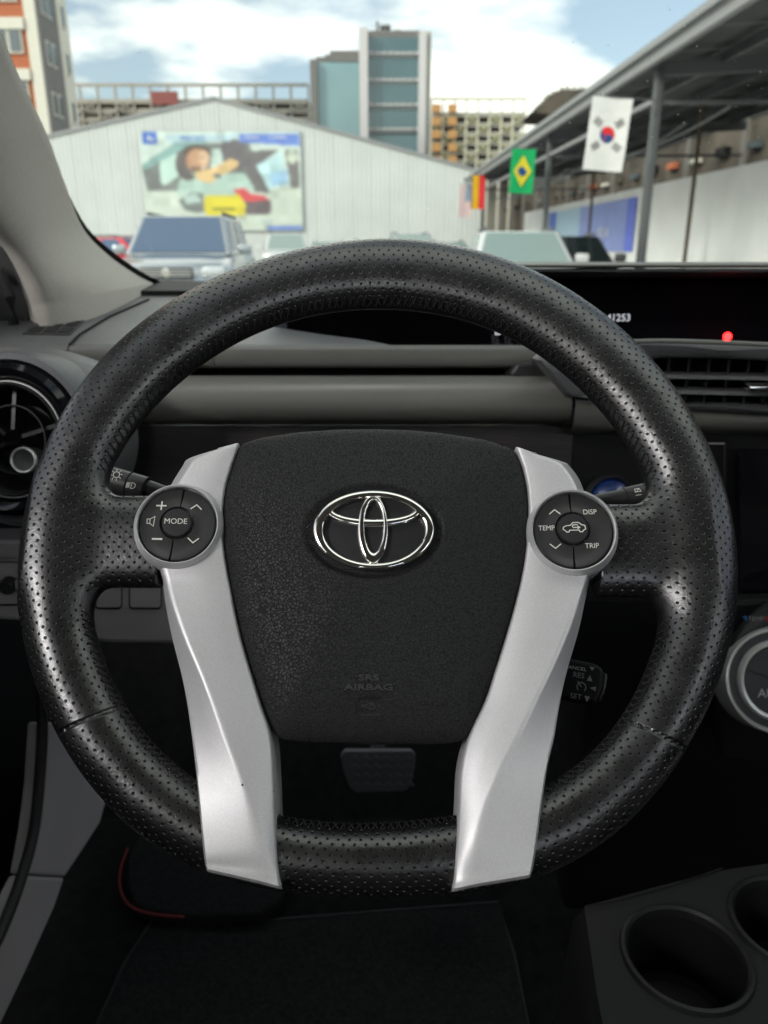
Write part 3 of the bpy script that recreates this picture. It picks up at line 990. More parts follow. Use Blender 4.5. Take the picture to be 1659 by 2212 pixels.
# ---- boundary wall on the right
def right_wall():
    H = 2.75
    A = atZ(1700, 336, H); B = atZ(1040, 480, H)
    d = (B - A); d.z = 0; d.normalize()
    B = A + d * ((39.7 - A.y) / d.y)
    A2 = A - d * 6
    Lw = (B - A2).length
    root = empty('boundary_wall', (A.x, A.y, 0), label='plain white boundary wall running away under the right canopy', cat='wall')
    o_ = -root.location
    nrm = Vector((d.y, -d.x, 0))
    n = 12
    ang = math.atan2(d.y, d.x)
    for i in range(n):
        s = Lw * (i + .5) / n
        p = A2 + d * s + nrm * .08
        box('wall_panel', Vector((p.x, p.y, H / 2)) + o_, (Lw / n - .015, .14, H), M['white_wall'], root, rot=(0, 0, ang))
    # banner
    ba = atX(1190, 497, 1)
    k1 = ray(1188, 470); k2 = ray(1378, 430)

    def hit(r):
        # intersect with vertical plane through A along d
        t = (A - CAM).dot(nrm) / r.dot(nrm)
        return CAM + r * t
    p1, p2 = hit(k1), hit(k2)
    zt, zb = hit(ray(1378, 425)).z, hit(ray(1378, 425)).z - 1.45
    b = empty('wall_banner', ((p1.x + p2.x) / 2, (p1.y + p2.y) / 2, zb), label='violet-blue banner with pale writing fixed to the white boundary wall', cat='banner')
    ob = -b.location
    q1, q2 = p1 - nrm * .03, p2 - nrm * .03
    cols = [(0, .12, srgb(.38, .50, .85)), (.12, .45, srgb(.72, .84, .93)), (.45, .93, srgb(.60, .66, .90)), (.93, 1, srgb(.45, .52, .90))]
    for i, (ta, tb, c) in enumerate(cols):
        a, e = q1.lerp(q2, ta), q1.lerp(q2, tb)
        V = [Vector((a.x, a.y, zb)), Vector((e.x, e.y, zb)), Vector((e.x, e.y, zt)), Vector((a.x, a.y, zt))]
        poly('printed_field', [v + ob for v in V], mat('banner_ink_%d' % i, c, .7, var=.05), b, thick=.006, axis=nrm)
    base = q1.lerp(q2, .72)
    dd = (q2 - q1); dd.z = 0; dd.normalize()
    text_on('lettering', 'VISION', .42, lambda v: Vector((base.x, base.y, zb + .55)) + ob + dd * v.x + Vector((0, 0, v.y)) - nrm * .012, M['white_wall'], b)
    return nrm, d, A


wn_, wd_, wA = right_wall()

M['shed_dark'] = mat('weathered_dark_boards', (.10, .085, .07), .9, var=.5, vscale=.9)

# things seen between wall top and canopy roof
def beyond():
    root = empty('storage_shed', (15, 22, 0), label='dark open shed with orange and cream bays, seen above the boundary wall under the canopy', cat='shed')
    o_ = -root.location
    A = wA - wd_ * 8 + wn_ * 5; B = wA + wd_ * 75 + wn_ * 5
    bar('rear_wall', Vector((A.x, A.y, 2.1)) + o_, Vector((B.x, B.y, 2.1)) + o_, (.3, 8.0), M['shed_dark'], root)
    bar('roof_beam', Vector((A.x, A.y, 6.9)) + o_, Vector((B.x, B.y, 6.9)) + o_, (.4, 3.6), M['roof_sheet'], root)
    n = 36
    for i in range(n):
        p = A.lerp(B, (i + .5) / n)
        m_ = [M['concrete_grey'], M['black'], M['shed_dark'], M['black'], M['brickred'], M['shed_dark'], M['win'], M['black'], M['cream']][(i * 5 + i // 3) % 9]
        hgt = .15 + .22 * ((i * 7) % 5) / 5
        box('bay_panel', Vector((p.x, p.y, 4.15 + hgt / 2)) + o_ - wn_ * .3, (.8, .2, hgt), m_, root, rot=(0, 0, math.atan2(wd_.y, wd_.x)))
        if i % 2 == 0:
            box('column', Vector((p.x, p.y, 2.6)) + o_ - wn_ * .6, (.12, .12, 5.2), M['concrete_grey'], root)


beyond()

# ---- flags hanging from the canopy posts
def flag(kind, xa, xb, ya, yb, Y, lab, tilt=0.0):
    p = atY((xa + xb) / 2, (ya + yb) / 2, Y)
    w_ = atY(xb, ya, Y).x - atY(xa, ya, Y).x
    h_ = atY(xa, ya, Y).z - atY(xa, yb, Y).z
    root = empty('flag', (p.x, p.y, p.z), label=lab, cat='flag', group='national flags hung on the canopy posts')
    root.rotation_euler = (0, tilt, 0)

    def ripple(x, z):
        return .02 * math.sin(x / w_ * 5 + 1) + .012 * math.sin(z / h_ * 9)

    def cloth(name, x0, x1, z0, z1, m_, off=0.0, n=10):
        rows = []
        for i in range(n + 1):
            z = z0 + (z1 - z0) * i / n
            rows.append([Vector((x0 + (x1 - x0) * k / 6, ripple(x0 + (x1 - x0) * k / 6, z) - off, z)) for k in range(7)])
        V = [q for r in rows for q in r]
        F = grid_faces(n + 1, 7)
        if off == 0:
            m = len(V)
            V += [q + Vector((0, .004, 0)) for q in V]
            F += [tuple(k + m for k in f)[::-1] for f in F]
        return mesh(name, V, F, m_, root)

    def disc(name, cx_, cz, rx, rz, m_, off, a0=0, a1=360, n=24):
        pts = [(cx_ + rx * math.cos(math.radians(a0 + (a1 - a0) * k / n)), cz + rz * math.sin(math.radians(a0 + (a1 - a0) * k / n))) for k in range(n + (0 if a1 - a0 == 360 else 1))]
        V = [Vector((x, ripple(x, z) - off, z)) for x, z in pts]
        return mesh(name, V, [tuple(range(len(V)))], m_, root, smooth=False)
    W2, H2 = w_ / 2, h_ / 2
    if kind == 'korea':
        cloth('cloth', -W2, W2, -H2, H2, FL['white'])
        r = w_ * .19
        disc('red_half', 0, 0, r, r, FL['red'], .006)
        disc('blue_half', 0, 0, r, r, FL['navy'], .009, 120, 300)
        disc('red_lobe', -r * .25, r * .43, r / 2, r / 2, FL['red'], .012)
        disc('blue_lobe', r * .25, -r * .43, r / 2, r / 2, FL['navy'], .012)
        for sx, sz in ((-1, 1), (1, 1), (-1, -1), (1, -1)):
            lines = []
            cx_, cz = sx * w_ * .27, sz * h_ * .165
            ang = math.radians(33 if sx * sz < 0 else -33) + math.pi / 2 * 0
            ux, uz = math.cos(ang) if sx * sz < 0 else math.cos(ang), math.sin(ang)
            ux, uz = (math.cos(.6), -sx * sz * -math.sin(.6))
            nx_, nz_ = -uz, ux
            for k in (-1, 0, 1):
                ox, oz = nx_ * k * .038, nz_ * k * .038
                lines.append([(cx_ + ox - ux * .07, cz + oz - uz * .07), (cx_ + ox + ux * .07, cz + oz + uz * .07)])
            strokes('trigram', lines, .02, lambda v: Vector((v.x, ripple(v.x, v.y) - .006, v.y)), FL['black'], root)
    elif kind == 'brazil':
        cloth('cloth', -W2, W2, -H2, H2, FL['green'])
        mesh('rhombus', [Vector((x, ripple(x, z) - .035, z)) for x, z in ((0, h_ * .36), (-W2 * .76, 0), (0, -h_ * .36), (W2 * .76, 0))], [(0, 1, 2, 3)], FL['yellow'], root, smooth=False)
        disc('blue_disc', 0, 0, w_ * .19, w_ * .19, FL['navy'], .045)

    elif kind == 'germany':
        for k, c in enumerate(('black', 'gold', 'red')):
            xa_ = [-W2, -W2 + w_ * .08, -W2 + w_ * .54][k]; xb_ = [-W2 + w_ * .08, -W2 + w_ * .54, W2][k]
            cloth('stripe', xa_, xb_, -H2, H2, FL[c])
    elif kind == 'usa':
        n = 11
        for k in range(n):
            cloth('stripe', -W2 + w_ * k / n, -W2 + w_ * (k + 1) / n, -H2, H2, FL['usred' if k % 2 else 'white'])
        cloth('canton', -W2 * .1, W2 * .98, 0, H2, FL['usblue'], off=.01)
    bar('hanger_rod', Vector((-W2, 0, H2 + .01)), Vector((W2 + .35, 0, H2 + .01)), (.02, .02), M['steel'], root)
    return root


FL = {k: mat('flag_' + k, c, .75, var=.05) for k, c in dict(white=(.82, .83, .84), red=(.75, .03, .04), navy=(.01, .07, .25), black=(.05, .05, .055), green=(.0, .42, .13), yellow=(.75, .66, .03), gold=(.88, .52, .02), usred=(.72, .35, .38), usblue=(.30, .36, .50)).items()}
flag('korea', 1268, 1356, 212, 370, 13.6, 'white flag with red and blue disc and black bars, on the nearest canopy post', math.radians(4))
flag('brazil', 1102, 1154, 322, 418, 21.2, 'green flag with yellow rhombus and blue disc, on the second canopy post', math.radians(2))
flag('germany', 1018, 1047, 379, 452, 33.0, 'vertical black, gold and red striped flag at the far end of the canopy', 0)
flag('usa', 990, 1021, 400, 470, 37.5, 'faded flag with red and white stripes and blue canton against the hall', math.radians(4))

# ---- dark weathered roof rising behind the canopy
def dark_roof():
    Y = 46
    c = atY(1235, 222, Y)
    root = empty('roof_shelter', (c.x, Y, 0), label='dark weathered low roof on stilts showing above the canopy edge', cat='roof shelter')
    o_ = -root.location
    ol = [(1150, 240), (1160, 232), (1176, 222), (1184, 206), (1200, 199), (1216, 192), (1240, 193), (1262, 191), (1290, 196), (1316, 204), (1352, 222), (1352, 252), (1290, 254), (1215, 248), (1166, 246)]
    poly('roof_slab', [atY(x, y, Y) + o_ for x, y in ol], M['shed_dark'], root, thick=4.0, axis=(0, 1, 0), bevel=.05)
    rg = random.Random(4)
    for k in range(26):
        x = 1178 + k * 6.4
        top = np.interp(x, [1150, 1184, 1216, 1262, 1316, 1352], [240, 206, 192, 191, 204, 222])
        a = atY(x, top + 6, Y + rg.uniform(-.1, 2)); b = atY(x + rg.uniform(-2, 2), top - rg.uniform(1, 6), Y + .5)
        bar('batten', a + o_, b + o_, (.07, .07), M['shed_dark'], root)
    for x in (1205, 1300):
        p = atY(x, 245, Y + 2)
        bar('stilt', Vector((p.x, p.y, 0)) + o_, p + o_, (.3, .3), M['shed_dark'], root)


dark_roof()

# ---- parked cars
def wheel_parts(root, x, y, r=.34, w_=.22):
    Mx = Matrix.Translation((x, y, r)) @ Matrix.Rotation(math.radians(90), 4, 'Y')
    t = lathe('wheel', [(r * .62, -w_ / 2), (r * .95, -w_ / 2), (r, -w_ * .35), (r, w_ * .35), (r * .95, w_ / 2), (r * .62, w_ / 2)], M['tyre'], root, n=24, M=Mx)
    lathe('rim', [(.01, w_ * .42), (r * .25, w_ * .40), (r * .6, w_ * .46), (r * .62, w_ * .3), (r * .62, -w_ * .46), (.01, -w_ * .4)], M['alloy'], t, n=20, M=Mx)


def car(style, paint, loc, rz, label, glass=None, name='parked_car', group='cars parked in the yard'):
    """front faces local -Y; length along Y"""
    S = dict(
        suv=dict(L=4.7, W=1.9, H=1.76, hood=1.05, belt=1.08, ws=(1.15, 1.85), rear=(4.25, 4.6), roof_w=.74),
        hatch=dict(L=4.0, W=1.72, H=1.50, hood=.92, belt=.95, ws=(1.0, 1.8), rear=(3.5, 3.95), roof_w=.72),
        sedan=dict(L=4.5, W=1.78, H=1.45, hood=.90, belt=.93, ws=(1.2, 2.0), rear=(3.3, 3.95), roof_w=.70),
    )[style]
    L_, W_, H_, hd, bl = S['L'], S['W'], S['H'], S['hood'], S['belt']
    wa, wb = S['ws']; ra, rb = S['rear']
    g_ = glass or M['car_glass']
    root = empty(name, loc, (0, 0, rz), label, 'car', group)
    P = PAINT[paint]
    # lower body: sections along y
    prof = [(0.0, .42, .62, .80), (.06, .30, .78, .90), (.35, .22, hd - .10, .97), (.8, .20, hd - .02, 1.0), (wa, .20, hd + .02, 1.0), (wa + .25, .20, bl + .02, 1.0),
            (L_ * .5, .20, bl + .03, 1.0), (rb - .15, .20, bl + .05, 1.0), (L_ - .18, .26, bl, .97), (L_ - .04, .34, bl - .2, .90), (L_, .45, bl - .4, .82)]
    rows = []
    for (y, zb, zt, k) in prof:
        hw = W_ / 2 * k
        half = [(hw * .80, zb), (hw * .96, zb + .06), (hw, (zb + zt) * .5), (hw * .985, zt - .16), (hw * .93, zt - .05), (hw * .80, zt), (hw * .4, zt + .025)]
        pts = [Vector((x, y - L_ / 2, z)) for x, z in half] + [Vector((-x, y - L_ / 2, z)) for x, z in half[::-1]]
        rows.append(pts)
    fixn(loft('body', rows, P, root, close_c=True, cap=True, sharp=50))
    # greenhouse: lower ring at belt, upper ring at roof
    rw = W_ / 2 * S['roof_w']; bw = W_ / 2 * .90
    ybl = [(-bw, wa), (bw, wa), (bw, rb), (-bw, rb)]
    low = [Vector((x, y - L_ / 2, bl)) for x, y in ybl]
    hi = [Vector((-rw, wb - L_ / 2, H_ - .06)), Vector((rw, wb - L_ / 2, H_ - .06)), Vector((rw, ra - L_ / 2, H_ - .06)), Vector((-rw, ra - L_ / 2, H_ - .06))]
    o = box('cabin', (0, 0, 0), (1, 1, 1), P, root)
    bm = bmesh.new()
    vs = [bm.verts.new(p) for p in low + hi]
    for f in ((0, 1, 5, 4), (1, 2, 6, 5), (2, 3, 7, 6), (3, 0, 4, 7), (4, 5, 6, 7), (3, 2, 1, 0)):
        bm.faces.new([vs[i] for i in f])
    bmesh.ops.recalc_face_normals(bm, faces=bm.faces)
    bmesh.ops.bevel(bm, geom=[e for e in bm.edges if min(v.co.z for v in e.verts) > bl + .01 or abs(e.verts[0].co.z - e.verts[1].co.z) > .1], offset=.07, segments=3, affect='EDGES', profile=.6)
    bm.to_mesh(o.data); bm.free()
    o.data.polygons.foreach_set('use_smooth', [True] * len(o.data.polygons)); o.data.set_sharp_from_angle(angle=math.radians(35))

    def pane(name, a, b, c, d, m_, ins=(.06, .06, .1, .06), off=.012):
        """a b bottom corners, c d top corners (c above b); inset, thickened outwards"""
        q = lambda s, t: (a.lerp(b, s)).lerp(d.lerp(c, s), t)
        pts = [q(ins[0], ins[2]), q(1 - ins[1], ins[2]), q(1 - ins[1] - .02, 1 - ins[3]), q(ins[0] + .02, 1 - ins[3])]
        n = (b - a).cross(d - a).normalized()
        return poly(name, [p + n * .002 for p in pts], m_, root, thick=off, axis=n)
    pane('windshield', low[0], low[1], hi[1], hi[0], g_, (.05, .05, .06, .06))
    pane('rear_window', low[2], low[3], hi[3], hi[2], g_, (.08, .08, .2, .08))
    for s, (i, j) in (('r', (1, 2)), ('l', (3, 0))):
        a, b, c, d = low[i], low[j], hi[j], hi[i]
        if s == 'r': spans = ((.07, .42), (.46, .72), (.76, .93))
        else: spans = ((.07, .24), (.28, .54), (.58, .93))
        for (s0, s1) in spans:
            pane('side_window', a.lerp(b, s0), a.lerp(b, s1), d.lerp(c, s1), d.lerp(c, s0), g_, (.03, .03, .12, .10))
    y0 = -L_ / 2
    box('grille', (0, y0 + .02, hd * .79), (W_ * .42, .08, .16), M['grille'], root, bevel=.03)
    box('grille', (0, y0 + .0, .40), (W_ * .55, .08, .14), M['grille'], root, bevel=.03)
    join_boxes('grille_bar', [((0, y0 - .03, hd * .79 + dz), (W_ * .40, .02, .02)) for dz in (-.04, .0, .04)], M['alloy'], root)
    lathe('badge', [(.0, .02), (.05, .02), (.07, .0)], M['chrome'], root, n=16, M=Matrix.Translation((0, y0 - .03, hd * .79)) @ Matrix.Rotation(math.radians(90), 4, 'X'))
    box('number_plate', (0, y0 - .04, .50), (.42, .02, .13), M['plate'], root, bevel=.005)
    box('bumper', (0, y0 + .02, .32), (W_ * .86, .14, .12), P, root, bevel=.04)
    for sx in (-1, 1):
        box('headlight', (sx * W_ * .36, y0 + .13, hd * .80), (.36, .16, .16), M['lamp'], root, bevel=.05, rot=(0, 0, sx * .35))
        box('mirror', (sx * (W_ / 2 + .09), wa + .45 - L_ / 2, bl + .08), (.22, .10, .15), P, root, bevel=.04)
        box('roof_rail', (sx * rw * .9, (wb + ra) / 2 - L_ / 2, H_ - .02), (.05, (ra - wb) * .8, .05), M['steel'], root, bevel=.015)
        for yy_ in (.85, L_ - .95):
            wheel_parts(root, sx * (W_ / 2 - .1), yy_ - L_ / 2)
            lathe('wheel_arch', [(.36, .0), (.42, .0), (.42, .03), (.36, .03)], M['black'], root, n=24, M=Matrix.Translation((sx * (W_ / 2 - .012), yy_ - L_ / 2, .34)) @ Matrix.Rotation(math.radians(90), 4, 'Y'))
    return root


p = atY(415, 480, 14.6)
car('suv', 'silver', (p.x - .02, 14.4, 0), math.radians(4), 'silver SUV with blue windshield facing us in front of the billboard')
p = atY(228, 500, 21)
car('hatch', 'red', (p.x + .35, 22, 0), math.radians(60), 'red hatchback half hidden by the pillar trim, left of the silver SUV')
p = atY(300, 500, 26)
car('sedan', 'silver', (p.x, 27, 0), math.radians(10), 'small silver sedan between the red car and the silver SUV')
for k, (px, st, pt, lab) in enumerate(((612, 'suv', 'white', 'white SUV by the hall just right of the billboard'),
                                       (705, 'sedan', 'silver', 'silver sedan by the hall, behind the left of the rim top'),
                                       (800, 'hatch', 'white', 'white hatchback by the hall, behind the middle of the rim top'),
                                       (890, 'suv', 'silver', 'silver SUV by the hall, right of the white hatchback'),
                                       (975, 'sedan', 'white', 'white sedan by the hall, nearest to the flags'))):
    p = atY(px, 520, 26)
    car(st, pt, (p.x * 1.25, 33.5, 0), math.radians(6), lab, glass=M['car_glass_pale'])
p = atY(1183, 520, 11)
car('hatch', 'white', (p.x, 13.4, 0), math.radians(-3), 'white hatchback with pale windshield parked below the green flag', glass=M['car_glass_pale'])
p = atY(1305, 520, 12.5)
car('sedan', 'dark', (p.x + .05, 15.6, 0), math.radians(-4), 'dark grey sedan beside the white hatchback under the canopy', glass=M['car_glass_dark'])

# ================================================================== CAR SHELL (fixed parts of the cabin)
CZ = 1.2     # camera height


def pc(x, y, Y): return atY(x, y, Y)


def zof(py, Y): return atY(CX, py, Y).z


def prof_rows(pxs_Y, x0, x1, n=2):
    """pxs_Y: list of (photo row, Y) -> extruded rows between world x0 and x1"""
    rows = []
    for k in range(n):
        x = x0 + (x1 - x0) * k / (n - 1)
        rows.append([Vector((x, Y, zof(py, Y))) for py, Y in pxs_Y])
    return rows


def resamp(pts, n):
    P = [Vector(p) for p in pts]
    P.append(P[0])
    d = [0]
    for i in range(1, len(P)): d.append(d[-1] + (P[i] - P[i - 1]).length)
    out = []
    j = 0
    for k in range(n):
        t = d[-1] * k / n
        while d[j + 1] < t: j += 1
        out.append(P[j].lerp(P[j + 1], (t - d[j]) / max(1e-9, d[j + 1] - d[j])))
    return out


def rrect(x0, y0, x1, y1, r, n=6):
    out = []
    for cx_, cy_, a0 in ((x1 - r, y0 + r, -90), (x1 - r, y1 - r, 0), (x0 + r, y1 - r, 90), (x0 + r, y0 + r, 180)):
        for k in range(n + 1):
            a = math.radians(a0 + 90 * k / n)
            out.append((cx_ + r * math.cos(a), cy_ + r * math.sin(a)))
    return out


# cabin floor, firewall, roof
fl = mesh('cabin_floor', [(-.50, -.6, .34), (1.15, -.6, .34), (1.15, 1.0, .34), (-.50, 1.0, .34), (-.50, 1.28, .62), (1.15, 1.28, .62), (-.50, 1.3, 1.08), (1.15, 1.3, 1.08)],
          [(0, 1, 2, 3), (3, 2, 5, 4), (4, 5, 7, 6)], M['carpet'], smooth=False)
tag(fl, kind='structure')
rl = loft('roof_lining', [[Vector((x, y, z + .02 * math.cos((x - .3) * 1.8))) for y, z in ((.20, 1.70), (.15, 1.715), (.0, 1.73), (-.2, 1.74), (-1.0, 1.72), (-1.75, 1.64), (-1.75, 1.67), (-.2, 1.78), (.1, 1.77), (.20, 1.72))] for x in [-.55 + 1.75 * k / 10 for k in range(11)]], M['lining'], close_c=True)
tag(rl, kind='structure')

rear = join_boxes('cabin_rear_wall', [((.33, -1.8, .88), (1.75, .08, 1.08)), ((-.52, -1.3, .92), (.06, 1.2, 1.16)), ((1.2, -1.3, .92), (.06, 1.2, 1.16)),
                                     ((-.53, -.62, 1.45), (.05, .12, .5)), ((1.2, -.62, 1.45), (.05, .12, .5)), ((-.5, -1.7, 1.42), (.10, .22, .5)), ((1.16, -1.7, 1.42), (.10, .22, .5))], M['seat'])
tag(rear, kind='structure')
cs_w = join_boxes('cabin_side_wall', [((-.545, 1.13, .72), (.05, .42, .86)), ((1.195, 1.13, .72), (.05, .42, .86)), ((.32, 1.345, .70), (1.8, .04, .84))], M['black'])
tag(cs_w, kind='structure')
cf = mesh('cabin_floor_rear', [(-.5, -1.8, .34), (1.15, -1.8, .34), (1.15, -.6, .34), (-.5, -.6, .34)], [(0, 1, 2, 3)], M['carpet'], smooth=False)
tag(cf, kind='structure')
for sx, lb in ((0, 'grey fabric driver seat standing just behind the viewpoint'), (.72, 'grey fabric passenger seat beside the console, outside the photo')):
    st_ = empty('front_seat', (sx, -.35, .34), label=lb, cat='seat')
    box('seat_cushion', (0, .02, .22), (.50, .50, .16), M['seat'], st_, bevel=.05)
    box('backrest', (0, -.30, .55), (.50, .14, .62), M['seat'], st_, bevel=.05, rot=(-.25, 0, 0))
    box('head_restraint', (0, -.40, .95), (.26, .10, .18), M['seat'], st_, bevel=.04)

# windshield
def windshield():
    m, nt, b = new_mat('outside_dimming_glass')
    N, L = nt.nodes.new, nt.links.new
    nt.nodes.remove(b)
    tr = N('ShaderNodeBsdfTransparent'); tr.inputs[0].default_value = (0.203, 0.216, 0.202, 1)  # added dark tint, holds the outside brightness down against the cabin
    gl = N('ShaderNodeBsdfGlossy'); gl.inputs['Roughness'].default_value = 0.02
    fr = N('ShaderNodeFresnel'); fr.inputs[0].default_value = 1.25
    mx = N('ShaderNodeMixShader')
    out = nt.nodes.get('Material Output')
    sc_ = N('ShaderNodeMath'); sc_.operation = 'MULTIPLY'; sc_.inputs[1].default_value = 0.5
    L(fr.outputs[0], sc_.inputs[0]); L(sc_.outputs[0], mx.inputs[0]); L(tr.outputs[0], mx.inputs[1]); L(gl.outputs[0], mx.inputs[2]); L(mx.outputs[0], out.inputs[0])
    root = empty('windshield', (.3, .8, 1.4), label='raked tinted windshield of the cabin with a black border and dust specks', cat='windshield')
    o_ = -root.location
    rows = []
    for i in range(9):
        t = i / 8
        y = 1.22 - 1.02 * t; z = 1.13 + .58 * t + .05 * math.sin(math.pi * t)
        rows.append([Vector((x, y - .10 * ((x - .3) / .9) ** 2, z)) + o_ for x in [-.66 + 1.95 * k / 16 for k in range(17)]])
    loft('pane', rows, m, root)
    # dust
    V, F = [], []
    rg = random.Random(5)
    for k in range(60):
        px, py = (rg.uniform(1150, 1655), rg.uniform(10, 330)) if k < 48 else (rg.uniform(200, 1600), rg.uniform(20, 480))
        r = ray(px, py); t_ = rg.uniform(.0, 1)
        # hit the rake plane y + 1.535 (z) relation
        tt = (1.22 + 1.02 / .58 * (1.13 - CAM.z) + .03) / (r.y + r.z * 1.02 / .58)
        p = CAM + r * (tt * .992)
        s = rg.choice((.00035, .0005, .0007))
        n = len(V)
        V += [p + Vector((-s, 0, 0)) + o_, p + Vector((0, 0, -s)) + o_, p + Vector((s, 0, 0)) + o_, p + Vector((0, 0, s)) + o_]
        F.append((n, n + 1, n + 2, n + 3))
    d = mesh('dust', V, F, M['print_dim'], root, smooth=False)
    tag(d, kind='stuff')
    return root


windshield()

# ---- left pillar trim
def pillar():
    root = empty('pillar_trim', (-.45, .8, 1.3), label='grey fabric-textured windshield pillar trim sweeping up at the left', cat='pillar trim')
    o_ = -root.location
    # right (glass side) edge, from the base up; each with its own depth
    Rr = [(334, 614, 1.10), (292, 592, 1.06), (233, 550, 1.01), (180, 494, .96), (142, 396 + 6, .90), (100, 288, .82), (42, 167, .73), (0, 67, .66), (-60, -60, .58), (-130, -220, .50)]
    Lf = [(79, 662, .80), (70, 625, .79), (60, 592, .78), (33, 542, .76), (0, 500, .73), (-60, 420, .68), (-120, 340, .62), (-200, 230, .56), (-300, 100, .50), (-420, -40, .44)]
    A = cr([atY(*p) for p in Rr], 5); B = cr([atY(*p) for p in Lf], 5)
    rows = []
    for a, b in zip(A, B):
        mid_dir = (CAM - (a + b) / 2).normalized()
        r_ = []
        wdt = (a - b).length
        r_.append(a + (a - CAM) * .05 + Vector((-.006, 0, -.002)))
        for k in range(13):
            t = k / 12
            bul = .21 * wdt * (math.sin(math.pi / 2 * t / .6) ** 1.15 if t < .6 else math.cos(math.pi / 2 * (t - .6) / .4) ** .8)
            r_.append(a.lerp(b, t) + mid_dir * bul)
        r_.append(b + (b - CAM) * .06 + Vector((-.01, 0, 0)))
        rows.append([q + o_ for q in r_])
    # bottom row tucks down behind the dash
    base = [q + Vector((0, 0.01, -.10)) for q in rows[0]]
    loft('trim_shell', [base] + rows, M['pillar'], root, sharp=70)
    # black glass border next to the trim
    rows = []
    for i, a0_ in enumerate(A):
        t = i / (len(A) - 1)
        a = a0_ + (a0_ - CAM) * .015
        wd = .0095 * max(.02, 1 - (t / .42) ** 3)
        rows.append([a + Vector((-.006, 0, 0)) + o_, a + Vector((wd, 0, wd * .3)) + o_, a + (a - CAM) * .02 + Vector((wd * .8, 0, 0)) + o_])
    loft('glass_border', rows, M['rubber'], root)
    return root


pillar()

# ---- driver door (dark, closed) with window frame, and far door
def doors():
    root = empty('driver_door', (-.47, .3, .9), label='dark closed front door beyond the left edge of the dash, window open above', cat='door')
    o_ = -root.location
    box('door_panel', Vector((-.50, .15, .78)) + o_, (.06, 1.65, .86), M['black'], root, bevel=.02)
    box('armrest', Vector((-.455, .05, .95)) + o_, (.05, .7, .06), M['dash'], root, bevel=.015)
    bar('window_frame', Vector((-.50, .95, 1.20)) + o_, Vector((-.50, .40, 1.66)) + o_, (.05, .05), M['black'], root)
    pts = [(-60, 520), (0, 530), (40, 590), (66, 650), (60, 700), (-60, 760)]
    poly('mirror_sail', [atY(x, y, .84) + o_ for x, y in pts], M['stalk'], root, thick=.03, axis=(0, 1, 0), bevel=.004)
    tube('window_seal', [atY(x, y, .82) + o_ for x, y in ((-60, 570), (0, 590), (22, 640), (30, 700), (32, 740))], .006, M['rubber'], root)
    gm, gnt, gb = new_mat('side_dimming_glass')
    gnt.nodes.remove(gb)
    t1 = gnt.nodes.new('ShaderNodeBsdfTransparent'); t1.inputs[0].default_value = (.37, .375, .39, 1)  # added dark tint that cuts the daylight coming through the side windows
    gnt.links.new(t1.outputs[0], gnt.nodes['Material Output'].inputs[0])
    box('window_glass', Vector((-.515, .18, 1.45)) + o_, (.004, 1.56, .50), gm, root)
    root = empty('passenger_door', (1.16, .3, .9), label='dark passenger side door beyond the far end of the dash', cat='door')
    o_ = -root.location
    box('door_panel', Vector((1.18, .15, .78)) + o_, (.06, 1.65, .86), M['black'], root, bevel=.02)
    box('armrest', Vector((1.135, .05, .95)) + o_, (.05, .7, .06), M['dash'], root, bevel=.015)
    box('window_glass', Vector((1.195, .18, 1.45)) + o_, (.004, 1.56, .50), gm, root)


doors()

# ================================================================== DASHBOARD
dash = empty('dashboard', (.3, .72, 1.1), label='charcoal dashboard with recessed central display, round left vent and padded lower roll', cat='dashboard')
DO = -dash.location


def dput(o): return o


def D(v): return Vector(v) + DO


# top shelf (left part), with curved right end where the display bay begins
def shelf_pt(x, y, dz=0.0):
    """photo point -> the gently rising shelf plane"""
    z0 = zof(745, .715); z1 = zof(612, 1.15)
    k = (z1 - z0) / (1.15 - .715)
    r = ray(x, y)
    t = (z0 + dz - k * .715 - CAM.z) / (r.z - k * r.y)
    return CAM + r * t


sh = [(-150, 745), (150, 745), (500, 745), (850, 745), (790, 733), (700, 722), (590, 705), (560, 670), (560, 640), (560, 612), (334, 612), (230, 655), (60, 655), (-150, 700)]
poly('top_panel', [D(shelf_pt(x, y)) for x, y in sh], M['dash'], dash, thick=.016, axis=(0, 0, -1), bevel=.0022)
bk = [(334, 603), (334, 640), (560, 640), (560, 603)]
poly('rear_band', [D(shelf_pt(x, y, .006)) for x, y in ((300, 628), (452, 628), (452, 607), (300, 607))], M['black'], dash, thick=.01, axis=(0, 0, -1))
# line between side piece and main shelf
strip = [shelf_pt(x, y, .0012) for x, y in ((150, 744), (172, 722), (235, 684), (322, 646))]
tube('panel_gap', [D(p) for p in strip], .0011, M['seam'], dash, n=6)
# defroster grille: raised base, two cross bars and cells
gp = [(48, 720), (150, 722), (196, 676), (108, 672)]
poly('defroster_grille', [D(shelf_pt(x, y, .0015)) for x, y in gp], M['stalk'], dash, thick=.004, axis=(0, 0, -1))
dg = dash.children[-1]


def grille_cell(u0, u1, v0, v1):
    q = lambda u, v: Vector((gp[0][0], gp[0][1])).lerp(Vector((gp[1][0], gp[1][1])), u).lerp(Vector((gp[3][0], gp[3][1])).lerp(Vector((gp[2][0], gp[2][1])), u), v)
    pts = [q(u0, v0), q(u1, v0), q(u1, v1), q(u0, v1)]
    poly('grille_opening', [D(shelf_pt(p.x, p.y, .0022)) for p in pts], M['seam'], dash, thick=.0006, axis=(0, 0, -1))


for i in range(3):
    for j in range(3):
        grille_cell(.06 + i * .32, .06 + i * .32 + .25, .10 + j * .31, .10 + j * .31 + .22)

